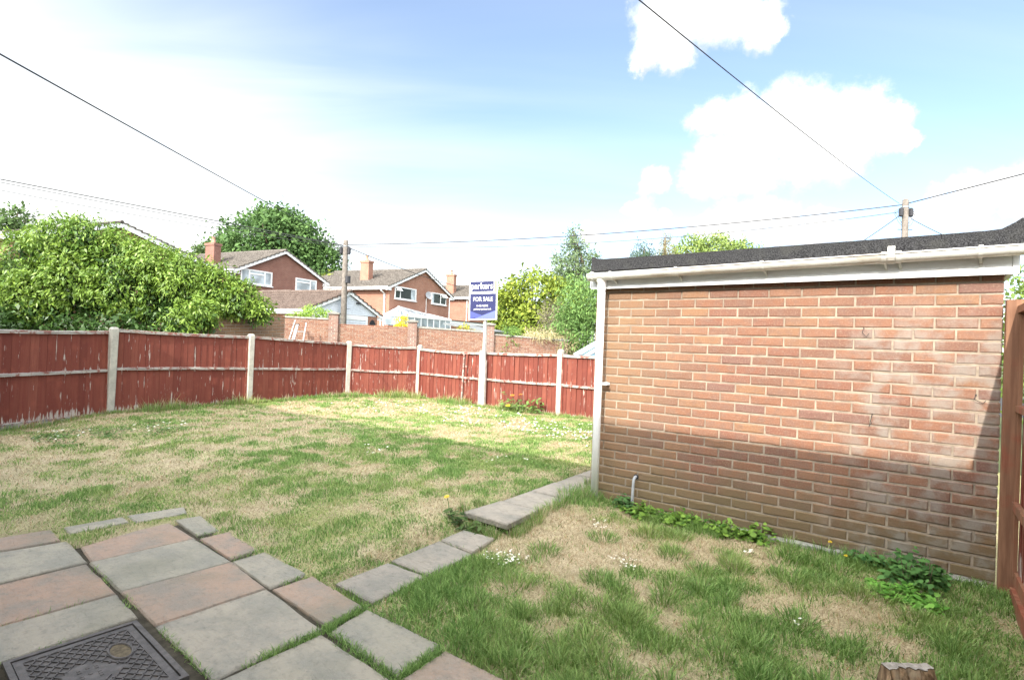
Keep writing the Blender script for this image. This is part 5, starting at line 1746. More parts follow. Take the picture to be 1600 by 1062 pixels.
def build_trees():
    # big drooping bush over the brown wall
    bl = [((-17.41, -1.32, 2.42), 0.7), ((-16.95, -0.92, 2.85), 0.68), ((-16.38, -0.43, 3.32), 0.65), ((-15.97, -0.07, 3.42), 0.58), ((-15.43, 0.4, 3.05), 0.62), ((-14.89, 0.87, 2.88), 0.58), ((-14.34, 1.34, 2.66), 0.58), ((-13.84, 1.78, 2.52), 0.5), ((-13.39, 2.17, 2.24), 0.4), ((-13.05, 2.46, 2.02), 0.25), ((-13.32, 1.32, 1.86), 0.30), ((-13.45, 0.95, 1.6), 0.34), ((-17.39, -1.3, 1.97), 0.8), ((-16.77, -0.77, 2.16), 0.8), ((-16.05, -0.14, 2.49), 0.8), ((-15.3, 0.51, 2.46), 0.8), ((-14.54, 1.17, 2.28), 0.75), ((-13.88, 1.74, 2.17), 0.45)]
    lowb = [((-17.17, -1.11, 1.47), 0.7), ((-16.34, -0.39, 1.5), 0.7), ((-15.5, 0.34, 1.5), 0.7), ((-14.75, 0.95, 1.55), 0.55), ((-14.26, 1.3, 1.84), 0.4), ((-17.6, -2.2, 1.6), 0.8), ((-18.0, -2.4, 2.3), 0.8), ((-16.6, -1.6, 1.0), 0.7), ((-15.6, -0.4, 0.9), 0.7), ((-14.8, 0.5, 0.9), 0.6), ((-14.1, 0.75, 1.3), 0.5), ((-13.6, 0.85, 1.15), 0.42), ((-14.6, 0.1, 1.2), 0.6), ((-15.2, -0.5, 1.1), 0.6), ((-16.0, -1.2, 1.2), 0.6)]
    base = (-15.6, 0.2, -0.02)
    t = thing('bush', 'large bright green bush with drooping leaves behind the left fence', 'bush', base)
    rng = np.random.default_rng(5)
    blobs = [(*c, r * 1.0, r * 1.0, r * 0.95) for c, r in bl]
    V, F, C = crown(blobs, 78000, 0.105, 0.36, (.06, .145, .020), (.25, .36, .055), rng, clump=0.8, per=15, droop=0.9, spread=0.11, inner=0.12, thr=0.55)
    mesh_np('crown', V, F, M['leaf'], C, t, origin=base)
    V, F, C = crown([(*c, r, r, r) for c, r in lowb] + [(c[0], c[1], c[2] - 0.1, r * .8, r * .8, r * .8) for c, r in bl], 26000, 0.13, 0.42, (.022, .055, .014), (.075, .145, .03), rng, clump=0.9, per=12, droop=0.6, spread=0.14, inner=0.5, thr=0.3)  # inner leaves coloured darker to stand in for shade in the hollows
    mesh_np('inner_shade_foliage', V, F, M['leaf'], C, t, origin=base)
    tw = MB()
    for i in range(16):
        c, r = random.choice(bl + lowb)
        s0 = Vector((-15.6 + random.uniform(-1.4, 1.2), 0.2 + random.uniform(-1, 1), 0.0))
        e = Vector(c) + Vector((random.uniform(-r, r), random.uniform(-r, r), random.uniform(0, r))) * .8
        tw.tube([s0, s0.lerp(e, .5) + Vector((random.uniform(-.2, .2), random.uniform(-.2, .2), .15)), e], [.05, .035, .008], 6)
    tw.build('branches', M['bark'], t, smooth=True)
    G = 'trees behind the houses'
    tree('tree', 'big rounded dark green tree behind the dark brick house', 'tree', (-52.3, 25.7, 0), [(-52.2, 25.7, 10.2, 4.6, 4.6, 3.5), (-49.6, 28.0, 8.0, 3.2, 3.2, 3.0), (-54.8, 23.2, 8.0, 3.4, 3.4, 2.8), (-51.5, 25.0, 6.5, 4.5, 4.5, 3.0), (-53.5, 26.5, 11.2, 2.4, 2.4, 2.2), (-50.8, 25.4, 11.4, 2.2, 2.2, 1.9)], 36000, 0.42, 0.6, (.035, .085, .028), (.13, .225, .065), 0.45, 21, G, per=9, droop=0.15, spread=0.5, clump=0.16, inner=0.15)
    tree('tree', 'yellowish shrubby tree at the right slope of the dark brick house roof', 'tree', (-43.0, 26.0, 0), [(-43.0, 26.0, 5.0, 1.9, 1.9, 1.9), (-42.2, 26.8, 4.0, 1.6, 1.6, 1.5)], 5000, 0.3, 0.6, (.10, .15, .025), (.30, .34, .06), 0.2, 22, G, spread=0.35, clump=0.3)
    tree('tree', 'open leafy tree at the far left above the bush', 'tree', (-42.7, 4.3, 0), [(-43.2, 3.6, 6.6, 1.5, 1.5, 1.6), (-42.0, 5.2, 5.9, 1.3, 1.3, 1.0), (-43.6, 3.0, 5.4, 1.6, 1.6, 1.2), (-42.8, 4.2, 7.6, 0.7, 0.7, 0.7)], 5200, 0.26, 0.55, (.05, .10, .03), (.14, .21, .07), 0.22, 23, G, spread=0.35, clump=0.35, inner=0.7)
    tree('tree', 'small dark treetop just right of the white barge board', 'tree', (-45.0, 15.5, 0), [(-45.0, 15.5, 7.2, .9, .9, .9), (-45.6, 14.8, 6.6, .9, .9, .8)], 1600, 0.25, 0.55, (.04, .08, .025), (.12, .17, .05), 0.15, 24, G, spread=0.3, inner=0.7)
    tree('shrub', 'dry twiggy pale brown shrub at the left picture edge', 'shrub', (-18.6, -2.2, 0), [(-18.3, -1.9, 2.6, .5, .5, .8), (-18.5, -2.0, 1.9, .55, .55, .6)], 1800, 0.12, 0.16, (.20, .15, .09), (.40, .31, .22), 0.05, 25, None, spread=0.18, inner=0.8, limbs=14)
    tree('tree', 'yellow green leafy tree right of the sale board', 'tree', (-20.5, 25.3, 0), [(-20.6, 25.3, 4.6, 1.9, 1.9, 1.65), (-21.8, 24.2, 3.2, 1.3, 1.3, 1.5), (-19.0, 26.4, 3.9, 1.5, 1.5, 1.5), (-22.0, 24.1, 3.9, 0.9, 0.9, 1.0), (-20.2, 25.0, 2.6, 2.0, 2.0, 1.5)], 15000, 0.24, 0.6, (.055, .10, .014), (.30, .36, .05), 0.22, 26, G, per=9, spread=0.28, clump=0.4, inner=0.3)
    tree('tree', 'tall airy tree with layered boughs left of the garage roof', 'tree', (-21.4, 32.1, 0), [(-21.6, 32.0, 9.8, 0.47, 0.47, 0.66), (-21.5, 32.0, 8.9, 1.08, 1.08, 0.50), (-21.9, 31.6, 8.0, 1.35, 1.35, 0.44), (-20.8, 32.5, 8.1, 1.22, 1.22, 0.39), (-21.6, 32.0, 7.2, 1.76, 1.76, 0.50), (-22.1, 31.5, 6.3, 1.35, 1.35, 0.50), (-20.3, 32.9, 7.0, 1.22, 1.22, 0.44), (-20.9, 32.4, 6.0, 1.89, 1.89, 0.66), (-19.3, 33.6, 7.4, 0.94, 0.94, 0.39), (-19.0, 33.8, 6.5, 1.22, 1.22, 0.77)], 9500, 0.25, 0.38, (.07, .12, .065), (.21, .28, .13), 0.2, 27, G, spread=0.3, droop=0.1, inner=0.8, clump=0.5, limbs=16)
    tree('willow', 'feathery bright green shrub tree beside the garage corner', 'tree', (-11.2, 15.0, 0), [(-11.2, 14.9, 3.1, 1.0, 1.0, 1.2), (-10.8, 15.2, 1.9, 1.1, 1.1, 1.3), (-11.5, 14.6, 2.0, .8, .8, 1.0), (-10.3, 15.6, 3.4, 1.0, 1.0, 1.0)], 15000, 0.16, 0.26, (.05, .12, .03), (.20, .32, .09), 0.10, 28, G, spread=0.22, droop=0.9, inner=0.5)
    tree('shrub', 'dull brownish green shrub between the yellow tree and the garage', 'shrub', (-14.2, 17.7, 0), [(-14.2, 17.6, 2.7, .75, .75, .9), (-13.9, 17.9, 1.7, .8, .8, .9), (-13.2, 16.6, 1.9, .6, .6, .7)], 5200, 0.13, 0.4, (.10, .10, .06), (.26, .23, .15), 0.08, 29, None, spread=0.18, inner=0.5)
    tree('conifer', 'dark conifer above the left end of the garage roof', 'tree', (-19.6, 41.0, 0), [(-19.6, 40.9, 9.7, .9, .9, .9), (-19.9, 40.7, 8.9, 1.3, 1.3, .9), (-19.2, 41.3, 9.1, 1.1, 1.1, .8), (-19.6, 41.0, 7, 1.6, 1.6, 1.6)], 4200, 0.24, 0.35, (.03, .06, .035), (.10, .15, .08), 0.2, 30, G, spread=0.3, inner=0.6)
    tree('conifer', 'golden brown pointed conifer above the garage roof', 'tree', (-18.8, 43.9, 0), [(-18.85, 43.9, 11.3, .35, .35, .6), (-18.8, 43.9, 10.4, .75, .75, .8), (-18.8, 43.9, 9.2, 1.1, 1.1, 1.1), (-18.8, 43.9, 7.5, 1.3, 1.3, 1.4)], 4600, 0.2, 0.3, (.12, .12, .05), (.30, .27, .13), 0.2, 31, G, spread=0.22, inner=0.3)
    tree('tree', 'light green rounded tree above the middle of the garage roof', 'tree', (-16.8, 51.5, 0), [(-18.5, 50.3, 11.2, 1.7, 1.7, 1.5), (-16.5, 51.6, 11.5, 1.9, 1.9, 1.3), (-14.4, 53.0, 11.1, 1.6, 1.6, 1.3), (-16.5, 51.6, 9.5, 3.5, 3.5, 1.8)], 12000, 0.3, 0.55, (.10, .16, .04), (.33, .42, .12), 0.3, 32, G, spread=0.4, clump=0.35, inner=0.35)
    tree('tree', 'green tree glimpsed between garage corner and brown fence', 'tree', (1.6, 8.6, 0), [(1.0, 7.8, 2.4, .7, .7, .6), (1.9, 8.8, 2.1, .9, .9, 1.0), (1.3, 8.1, 1.4, .8, .8, .8)], 6000, 0.12, 0.5, (.06, .11, .025), (.22, .30, .07), 0.1, 33, None, spread=0.15, inner=0.6)
    # clipped shrubs on top of the far wall line
    tree('shrub', 'rounded lime green shrub above the orange wall', 'shrub', (-19.3, 8.0, 0), [(-19.55, 7.75, 2.10, .42, .42, .30), (-19.15, 8.05, 2.18, .50, .50, .36), (-18.8, 8.35, 2.10, .42, .42, .32), (-19.2, 8.0, 1.3, .7, .7, .9)], 6500, 0.085, 0.4, (.12, .24, .03), (.36, .50, .10), 0.05, 34, None, spread=0.09, inner=0.3, droop=-0.3)
    tree('shrub', 'golden yellow shrub beside the middle wall pier', 'shrub', (-16.35, 10.0, 0), [(-16.33, 10.0, 2.05, .26, .26, .27), (-16.37, 9.97, 1.75, .24, .24, .25), (-16.4, 10.1, 1.0, .3, .3, .9)], 3200, 0.06, 0.6, (.55, .42, .01), (.80, .68, .06), 0.04, 35, None, spread=0.06, inner=0.3)
    tree('shrub', 'yellow green shrub under the sale board', 'shrub', (-14.6, 11.6, 0), [(-14.5, 11.65, 1.85, .32, .32, .20), (-14.6, 11.6, 1.1, .4, .4, .8)], 2200, 0.07, 0.6, (.20, .22, .02), (.50, .44, .05), 0.04, 36, None, spread=0.07)
    tree('shrub', 'green shrub spilling over the orange wall right of the board', 'shrub', (-13.2, 12.75, 0), [(-13.1, 12.8, 1.75, .42, .42, .28), (-13.2, 12.75, 1.0, .5, .5, .8)], 3200, 0.08, 0.5, (.06, .13, .025), (.20, .32, .08), 0.04, 37, None, spread=0.09)
    tree('ornamental_grass', 'pale straw grass at the right end of the orange wall', 'grass', (-12.1, 13.9, 0), [(-12.2, 13.75, 1.75, .75, .75, .18), (-11.7, 14.3, 1.45, .6, .6, .4)], 3400, 0.22, 0.08, (.30, .26, .12), (.58, .50, .30), 0, 38, None, spread=0.14, droop=0.6)


build_trees()


def build_ladder():
    B = Vector((-17.75, 6.05, -0.012))
    t = thing('stepladder', 'folded aluminium stepladder leaning against the orange brick wall', 'ladder', B)
    al = Vector((0.74, 0.67, 0)); n = Vector((0.67, -0.74, 0))
    top = Vector((-18.22, 6.74, 1.95))
    for k, (o0, o1, h) in enumerate(((-0.22, -0.04, 1.0), (-0.10, 0.05, 0.93), (0.02, 0.09, 0.93), (0.42, 0.36, 0.96))):
        a = B + al * o0
        b = B.lerp(top, h) + al * o1
        MB().bar(a, b, 0.035, 0.06, n).build('rail', M['steel'], t)
        if k in (1, 2):
            MB().bar(b - Vector((0, 0, .03)) - al * .035, b + al * .035 - Vector((0, 0, .01)), .07, .06).build('end_cap', M['dark'], t)
    for k in range(5):
        f = 0.12 + 0.17 * k
        MB().bar(B.lerp(top, f) - al * 0.17 * (1 - f * .6), B.lerp(top, f) + al * (0.42 - .05 * f), 0.03, 0.05, n).build('rung', M['steel'], t)


build_ladder()


def build_log():
    c = Vector((-0.43, -1.80, 0.0))
    t = thing('log', 'split wooden log end standing in the grass at the bottom edge', 'log', c)
    rr = random.Random(3)
    R = Matrix.Translation(c) @ Matrix.Rotation(math.radians(37), 4, 'Z')
    # split face leaning towards the viewer, thin weathered edge along the top
    nx, nz = 26, 14
    m = MB(); vs = []
    for side in (0, 1):
        for j in range(nz + 1):
            for i in range(nx + 1):
                u = i / nx - .5; v = j / nz
                w = 0.26 - 0.07 * v
                x = u * w + rr.uniform(-.001, .001)
                y = (-0.11 + 0.10 * v + 0.008 * math.cos(u * 9 + v) + 0.006 * math.sin(u * 31 + v * 2.0) + 0.003 * math.sin(u * 77) + rr.uniform(-.0015, .0015)) if side == 0 else 0.05 - 0.02 * v
                z = -0.05 + 0.235 * v + (0.0015 * math.sin(u * 17) + rr.uniform(-.0015, .0015) if j == nz else 0)
                vs.append(R @ Vector((x, y, z)))
    k = (nx + 1) * (nz + 1); fs = []
    I = lambda s_, j, i: s_ * k + j * (nx + 1) + i
    for j in range(nz):
        for i in range(nx):
            fs.append((I(0, j, i), I(0, j, i + 1), I(0, j + 1, i + 1), I(0, j + 1, i))); fs.append((I(1, j, i + 1), I(1, j, i), I(1, j + 1, i), I(1, j + 1, i + 1)))
        fs.append((I(0, j, 0), I(0, j + 1, 0), I(1, j + 1, 0), I(1, j, 0))); fs.append((I(0, j + 1, nx), I(0, j, nx), I(1, j, nx), I(1, j + 1, nx)))
    m.add(vs, fs).build('split_face', M['log'], t, smooth=True)
    tp = MB()
    for i in range(nx):
        a0, a1 = vs[I(0, nz, i)], vs[I(0, nz, i + 1)]; b0, b1 = vs[I(1, nz, i)], vs[I(1, nz, i + 1)]
        up = Vector((0, 0, .004))
        tp.add([a0 + up, a1 + up, b1 + up, b0 + up], [(0, 1, 2, 3)])
    tp.build('cut_edge', plain('grey_cut_end', (.34, .31, .27), 0.9, 0.35, 40.0, 0.1, bmp=0.6, dirt=((.14, .10, .07), 0.5)), t)


build_log()

# ------------------------------------------------------------------ grass
R_ = np.array([[*RIGHT], [*DOWN], [*FWD]])


def in_view(P, mx=0.25):
    q = (P - np.array(CAM_POS)) @ R_.T
    z = q[:, 2]
    ok = z > 0.3
    u = 857.75 * q[:, 0] / np.maximum(z, .01); v = 857.75 * q[:, 1] / np.maximum(z, .01)
    return ok & (np.abs(u) < 800 * (1 + mx)) & (v < 531 * (1 + mx) + 60), z


def blades(P, h, w, lean, ang, C, bend=0.5):
    n = len(P)
    a2 = RNG.random(n) * 2 * np.pi
    s = np.stack([np.cos(a2), np.sin(a2), np.zeros(n)], 1) * w[:, None] * 0.5
    ld = np.stack([np.cos(ang), np.sin(ang), np.zeros(n)], 1) * (lean * h)[:, None]
    up = np.array([0, 0, 1.0])
    hz = (h * np.sqrt(np.clip(1 - 0.75 * np.minimum(lean, 1.0) ** 2, 0.08, 1)))[:, None] * up
    mid = P + ld * 0.32 + hz * 0.6
    tip = P + ld + hz
    V = np.stack([P - s, P + s, mid - s * 0.8, mid + s * 0.8, tip], 1).reshape(-1, 3)
    b = np.arange(n)[:, None] * 5
    F = np.concatenate([b + np.array([[0, 1, 3]]), b + np.array([[0, 3, 2]]), b + np.array([[2, 3, 4]])], 0)
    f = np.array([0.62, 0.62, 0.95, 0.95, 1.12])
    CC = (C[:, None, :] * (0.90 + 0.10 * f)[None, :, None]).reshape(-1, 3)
    return V, F, CC


def scatter(x0, x1, y0, y1, dens):
    n = int((x1 - x0) * (y1 - y0) * dens)
    return RNG.uniform(x0, x1, n), RNG.uniform(y0, y1, n)


def green_cols(n, x, y, lush=0.5):
    t = RNG.random((n, 1)); k = fbm(x, y, 2.2, 31)[:, None]
    t = t ** 1.4
    a = np.array([.095, .20, .045]) * (1 - t) + np.array([.36, .52, .16]) * t
    yl = np.array([.50, .48, .19])
    m = np.clip((k - 0.45) * 1.7, 0, 0.6) * RNG.random((n, 1)) * (1 - 0.45 * (sm((x + 3.2) / .4) * sm((-0.6 - y) / .6))[:, None])
    return a * (1 - m) + yl * m


def dry_cols(n):
    t = RNG.random((n, 1))
    c = np.array([.30, .23, .13]) * (1 - t) + np.array([.66, .57, .38]) * t
    o = RNG.random((n, 1)) < 0.06
    return np.where(o, np.array([.40, .22, .09]), c)


def lawn_mask(x, y):
    m = (x < 0.06) & ((x < -0.01) | (y < -0.09)) & (y < 4.36) & ~on_slab(x, y, 0.0)
    m &= ~((x > WALL_L - 0.01) & (y > -0.02))
    m &= (x > -10.62) & ~((y > 3.2) & (x < -9.7 - (4.4 - y) * 0.75))
    m &= ~((y < -1.3) & (x < -10.62 + (-1.27 - y) * 0.33))
    inpat = (x > -5.42) & ~((x < -4.83) & (y > -3.34)) & (x < -1.62) & (y < -2.62 - 0.02 * (x + 3)) & (y > -6)
    m &= ~inpat
    return m


def build_grass():
    gV, gF, gC = [], [], []
    dV, dF, dC = [], [], []

    def put(store, r):
        off = sum(len(v) for v in store[0])
        store[0].append(r[0]); store[1].append(r[1] + off); store[2].append(r[2])
    GS, DS = (gV, gF, gC), (dV, dF, dC)
    zones = [(-3.3, 0.06, -4.2, 0.0, 12500, 1.0), (-6.4, -3.1, -4.2, 1.0, 6800, 0.72), (-10.7, -6.4, -4.2, 4.4, 3400, 0.55), (-6.4, -2.8, 1.0, 4.4, 4600, 0.6), (-3.3, -2.8, 0.0, 1.0, 6000, 0.7)]
    for (x0, x1, y0, y1, dens, hs) in zones:
        x, y = scatter(x0, x1, y0, y1, dens)
        k = lawn_mask(x, y)
        x, y = x[k], y[k]
        P = np.stack([x, y, gz(x, y) - 0.004], 1)
        ok, depth = in_view(P)
        x, y, P, depth = x[ok], y[ok], P[ok], depth[ok]
        g = green(x, y)
        tuft = fbm(x, y, 5.5, 50, 2)
        isg = RNG.random(len(x)) < np.clip((g - 0.22) * 1.55 + (tuft - 0.5) * 1.1, 0.03, 0.97)
        # green blades
        i = np.where(isg)[0]
        n = len(i)
        near = sm((-1.0 - y[i]) / 0.9) * sm((x[i] + 3.1) / 0.6)
        h = (0.030 + 0.030 * RNG.random(n)) * (0.75 + 0.75 * sm((tuft[i] - .45) / .25)) * (0.8 + 0.28 * near) * (0.68 + 0.27 * hs)
        w = np.maximum(0.0044, 0.00105 * depth[i]) * (0.8 + 0.5 * RNG.random(n))
        lean = np.clip(0.25 + 0.75 * RNG.random(n), 0, 1.05)
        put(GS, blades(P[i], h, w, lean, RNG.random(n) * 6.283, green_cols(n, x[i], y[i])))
        # straw, mostly lying down
        j = np.where(~isg & (RNG.random(len(x)) < 0.72))[0]
        n = len(j)
        h = 0.022 + 0.035 * RNG.random(n)
        w = np.maximum(0.0030, 0.00080 * depth[j]) * (0.8 + 0.5 * RNG.random(n))
        put(DS, blades(P[j], h, w, np.clip(0.75 + 0.4 * RNG.random(n), 0, 1.12), RNG.random(n) * 6.283, dry_cols(n)))

    def clump(cx, cy, r, n, h0, h1, cols='g', lean=0.6, ry=None, w0=0.0038):
        ry = ry or r
        a = RNG.random(n) * 6.283; q = np.sqrt(RNG.random(n))
        x = cx + np.cos(a) * q * r; y = cy + np.sin(a) * q * ry
        P = np.stack([x, y, gz(x, y) - 0.004], 1)
        d = (P - np.array(CAM_POS)) @ np.array(FWD)
        h = h0 + (h1 - h0) * RNG.random(n) * (1 - 0.5 * q)
        w = np.maximum(w0, 0.0008 * d) * (0.8 + 0.5 * RNG.random(n))
        ang = a + RNG.normal(size=n) * 0.7
        ln = np.clip(lean * (0.3 + q * 0.8) + RNG.normal(size=n) * 0.12, 0.05, 1.05)
        if cols == 'g': put(GS, blades(P, h, w, ln, ang, green_cols(n, x, y)))
        else: put(DS, blades(P, h, w, ln, ang, dry_cols(n)))
    rng = random.Random(12)
    # strong tufts in the near lawn
    for _ in range(120):
        x = rng.uniform(-2.6, -0.15); y = rng.uniform(-2.9, -0.25)
        if green(np.array([x]), np.array([y]))[0] < 0.35 or on_slab(np.array([x]), np.array([y]), .04)[0]: continue
        s = rng.uniform(0.05, 0.12)
        clump(x, y, s, int(1150 * s), 0.05, 0.12, lean=0.8, w0=0.0052)
    for (x, y) in ((-2.05, -0.55), (-2.25, -0.85), (-2.45, -1.35), (-2.6, -1.75), (-1.75, -0.8), (-1.5, -0.95), (-1.35, -0.75), (-1.6, -1.2), (-2.65, -2.2), (-2.3, -1.9), (-1.95, -1.5)):
        clump(x, y, 0.11, 170, 0.05, 0.11, lean=0.85, w0=0.005)
    # long grass along the foot of the fences and the garage
    for i in range(8):
        a, b = POSTS[i], POSTS[i + 1]
        L = math.hypot(b[0] - a[0], b[1] - a[1])
        d = ((b[0] - a[0]) / L, (b[1] - a[1]) / L)
        n_in = (d[1], -d[0])
        m = int(L / 0.12)
        for k in range(m):
            s = (k + rng.random()) / m * L
            x = a[0] + d[0] * s + n_in[0] * rng.uniform(.05, .16); y = a[1] + d[1] * s + n_in[1] * rng.uniform(.05, .16)
            if not (y < 4.4 and x > -10.7) or x > -3.0: continue
            tall = vnoise(np.array([x * 1.3]), np.array([y * 1.3]), 1.0, 90)[0]
            if tall < 0.30: continue
            clump(x, y, 0.11, int(40 + 60 * tall), 0.04, 0.06 + 0.20 * max(0, tall - .3), lean=0.5, w0=0.006)
            if rng.random() < 0.55: clump(x, y, 0.10, 26, 0.05, 0.12 + 0.14 * tall, 'd', 0.5, w0=0.004)
    for (x, y, h) in ((-10.42, -0.75, .22), (-10.45, -0.5, .26), (-10.4, -0.3, .2), (-9.9, 3.7, .26), (-9.75, 3.95, .28), (-10.3, 3.1, .2), (-8.1, 4.2, .26), (-8.5, 4.2, .22), (-6.9, 4.2, .22), (-6.5, 4.2, .2), (-9.45, 4.15, .24), (-10.45, 0.75, .24)):
        clump(x, y, 0.22, 190, 0.08, h, lean=0.55, w0=0.007)
        clump(x, y, 0.20, 22, 0.15, h * 1.55, 'd', 0.35, w0=0.005)
    for k in range(26):
        x = -2.84 + 2.7 * k / 26; clump(x + rng.uniform(-.04, .04), -0.05 - rng.random() * .06, 0.07, 55, 0.03, 0.05 + 0.08 * rng.random(), lean=0.55)
    for (x, y) in ((-2.95, -0.25), (-2.92, -0.05), (-2.88, -0.4), (-2.78, -0.12), (-2.95, 0.2), (-2.80, -0.22)):
        clump(x + .05, y, 0.09, 120, 0.06, 0.17, lean=0.5)
        clump(x + .05, y, 0.09, 30, 0.06, 0.14, 'd', 0.6)
    for k in range(34):
        clump(rng.uniform(-2.45, -0.25), -0.04 - rng.random() * .2, 0.06, 34, 0.05, 0.16, lean=0.6)
    for (x, y) in ((-2.80, -1.22), (-2.79, -1.10), (-2.79, -0.98), (-2.80, -0.86), (-2.80, -0.7), (-2.81, -0.55), (-3.0, -1.33), (-3.1, -1.34), (-2.9, -1.34), (-3.3, -1.2), (-3.3, -1.0)):
        clump(x, y, 0.06, 90, 0.05, 0.13, lean=0.6)
        clump(x, y, 0.06, 26, 0.05, 0.12, 'd', 0.6)
    # grass growing in the paving joints and round the slab edges
    for poly, _ in SLABS[:15] + PATH:
        for i in range(4):
            a, b = poly[i], poly[(i + 1) % 4]
            L = math.hypot(b[0] - a[0], b[1] - a[1])
            strength = vnoise(np.array([(a[0] + b[0]) * .9]), np.array([(a[1] + b[1]) * .9]), 3.0, 70)[0]
            edge = max(a[1], b[1]) > -2.66 or a[0] > -2.78
            n = int(L * (330 if edge else 190 * max(0, strength - .5) * 2))
            if n < 4: continue
            s = RNG.random(n)
            gapn = vnoise(a[0] + s * (b[0] - a[0]), a[1] + s * (b[1] - a[1]), 9.0, 71)
            s = s[gapn > (0.34 if edge else 0.5)]
            n = len(s)
            if n < 2: continue
            x = a[0] + s * (b[0] - a[0]) + RNG.normal(size=n) * 0.007; y = a[1] + s * (b[1] - a[1]) + RNG.normal(size=n) * 0.007
            P = np.stack([x, y, np.full(n, -0.012)], 1)
            h = 0.016 + 0.024 * RNG.random(n)
            put(GS, blades(P, h, np.full(n, .0034), np.clip(.5 + .5 * RNG.random(n), 0, 1), RNG.random(n) * 6.283, green_cols(n, x, y)))
    for (a, b) in (((-2.77, -2.87), (-2.16, -2.93)), ((-2.73, -2.86), (-2.75, -3.2)), ((-2.18, -2.64), (-2.18, -2.9)), ((-2.78, -2.6), (-2.74, -2.88))):
        n = 420; s = RNG.random(n)
        x = a[0] + s * (b[0] - a[0]) + RNG.normal(size=n) * 0.014; y = a[1] + s * (b[1] - a[1]) + RNG.normal(size=n) * 0.014
        put(GS, blades(np.stack([x, y, np.full(n, -.012)], 1), .022 + .03 * RNG.random(n), np.full(n, .0036), np.clip(.4 + .6 * RNG.random(n), 0, 1), RNG.random(n) * 6.283, green_cols(n, x, y)))
    # clear the slabs and the log of stray roots
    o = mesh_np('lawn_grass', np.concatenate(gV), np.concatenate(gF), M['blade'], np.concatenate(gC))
    tag(o, 'patchy green grass blades of the back garden lawn', 'grass', kind='stuff')
    o = mesh_np('dry_grass', np.concatenate(dV), np.concatenate(dF), M['blade'], np.concatenate(dC))
    tag(o, 'parched straw coloured grass lying between the green patches', 'grass', kind='stuff')
    print('grass tris', sum(len(f) for f in gF) + sum(len(f) for f in dF))


build_grass()


# ------------------------------------------------------------------ weeds and flowers
def weed(name, label, cat, spots, leaf, n_per, c_lo, c_hi, aspect=0.8, height=0.06, spread=0.09, seed=1, base=None):
    rng = np.random.default_rng(seed)
    P = []
    for (x, y, s) in spots:
        k = int(n_per * s)
        a = rng.random(k) * 6.283; q = np.sqrt(rng.random(k))
        X = x + np.cos(a) * q * spread * s; Y = y + np.sin(a) * q * spread * s
        P.append(np.stack([X, Y, gz(X, Y) + 0.01 + height * s * rng.random(k) * (1.15 - q * .7)], 1))
    P = np.concatenate(P); n = len(P)
    D = rng.normal(size=(n, 3)); D[:, 2] = D[:, 2] * 0.25 - 0.1; D = norm(D)
    N = norm(np.array([0, -0.25, 1.0]) + rng.normal(size=(n, 3)) * 0.35)
    t = rng.random((n, 1)); C = np.array(c_lo) * (1 - t) + np.array(c_hi) * t
    L = leaf * (0.4 + 0.95 * rng.random(n))
    # broad leaf: hexagon outline
    S = norm(np.cross(D, N)); W = (L * aspect)[:, None] * .5; Lc = L[:, None]
    V = np.stack([P, P + D * Lc * .3 + S * W, P + D * Lc * .72 + S * W * .8 - N * Lc * .04, P + D * Lc - N * Lc * .12, P + D * Lc * .72 - S * W * .8 - N * Lc * .04, P + D * Lc * .3 - S * W], 1).reshape(-1, 3)
    F = np.arange(6 * n).reshape(n, 6)
    b = base or (spots[0][0], spots[0][1], 0.0)
    t_ = thing(name, label, cat, b)
    mesh_np('leaves', V, F, M['leaf_matt'], np.repeat(C, 6, 0), t_, origin=b)
    st = MB()
    for (x, y, s) in spots:
        for _ in range(3):
            e = (x + random.uniform(-.06, .06), y + random.uniform(-.06, .06), float(gz(x, y)) + height * s)
            st.tube([(x, y, float(gz(x, y)) - .01), e], .0018, 4)
    st.build('stems', M['bark'], t_)['kind'] = 'stuff'
    return t_


def flower_head(mb_p, mb_c, p, r, tilt=0.3, petals=9):
    a0 = random.random() * 6.28
    nx, ny = random.uniform(-tilt, tilt), random.uniform(-tilt - .2, tilt)
    nrm = Vector((nx, ny, 1)).normalized()
    u = nrm.cross(Vector((1, 0, 0))).normalized(); v = nrm.cross(u)
    c = Vector(p)
    for k in range(petals):
        a = a0 + 2 * math.pi * k / petals; b = a + 2 * math.pi / petals * .8
        e1 = u * math.cos(a) + v * math.sin(a); e2 = u * math.cos(b) + v * math.sin(b)
        mb_p.add([c + e1 * r * .2, c + e1 * r + nrm * r * .12, c + e2 * r + nrm * r * .12, c + e2 * r * .2], [(0, 1, 2, 3)])
    if mb_c is not None:
        mb_c.add([c + nrm * r * .16] + [c + (u * math.cos(1.047 * k) + v * math.sin(1.047 * k)) * r * .32 + nrm * r * .06 for k in range(6)], [(0, 1 + k, 1 + (k + 1) % 6) for k in range(6)])


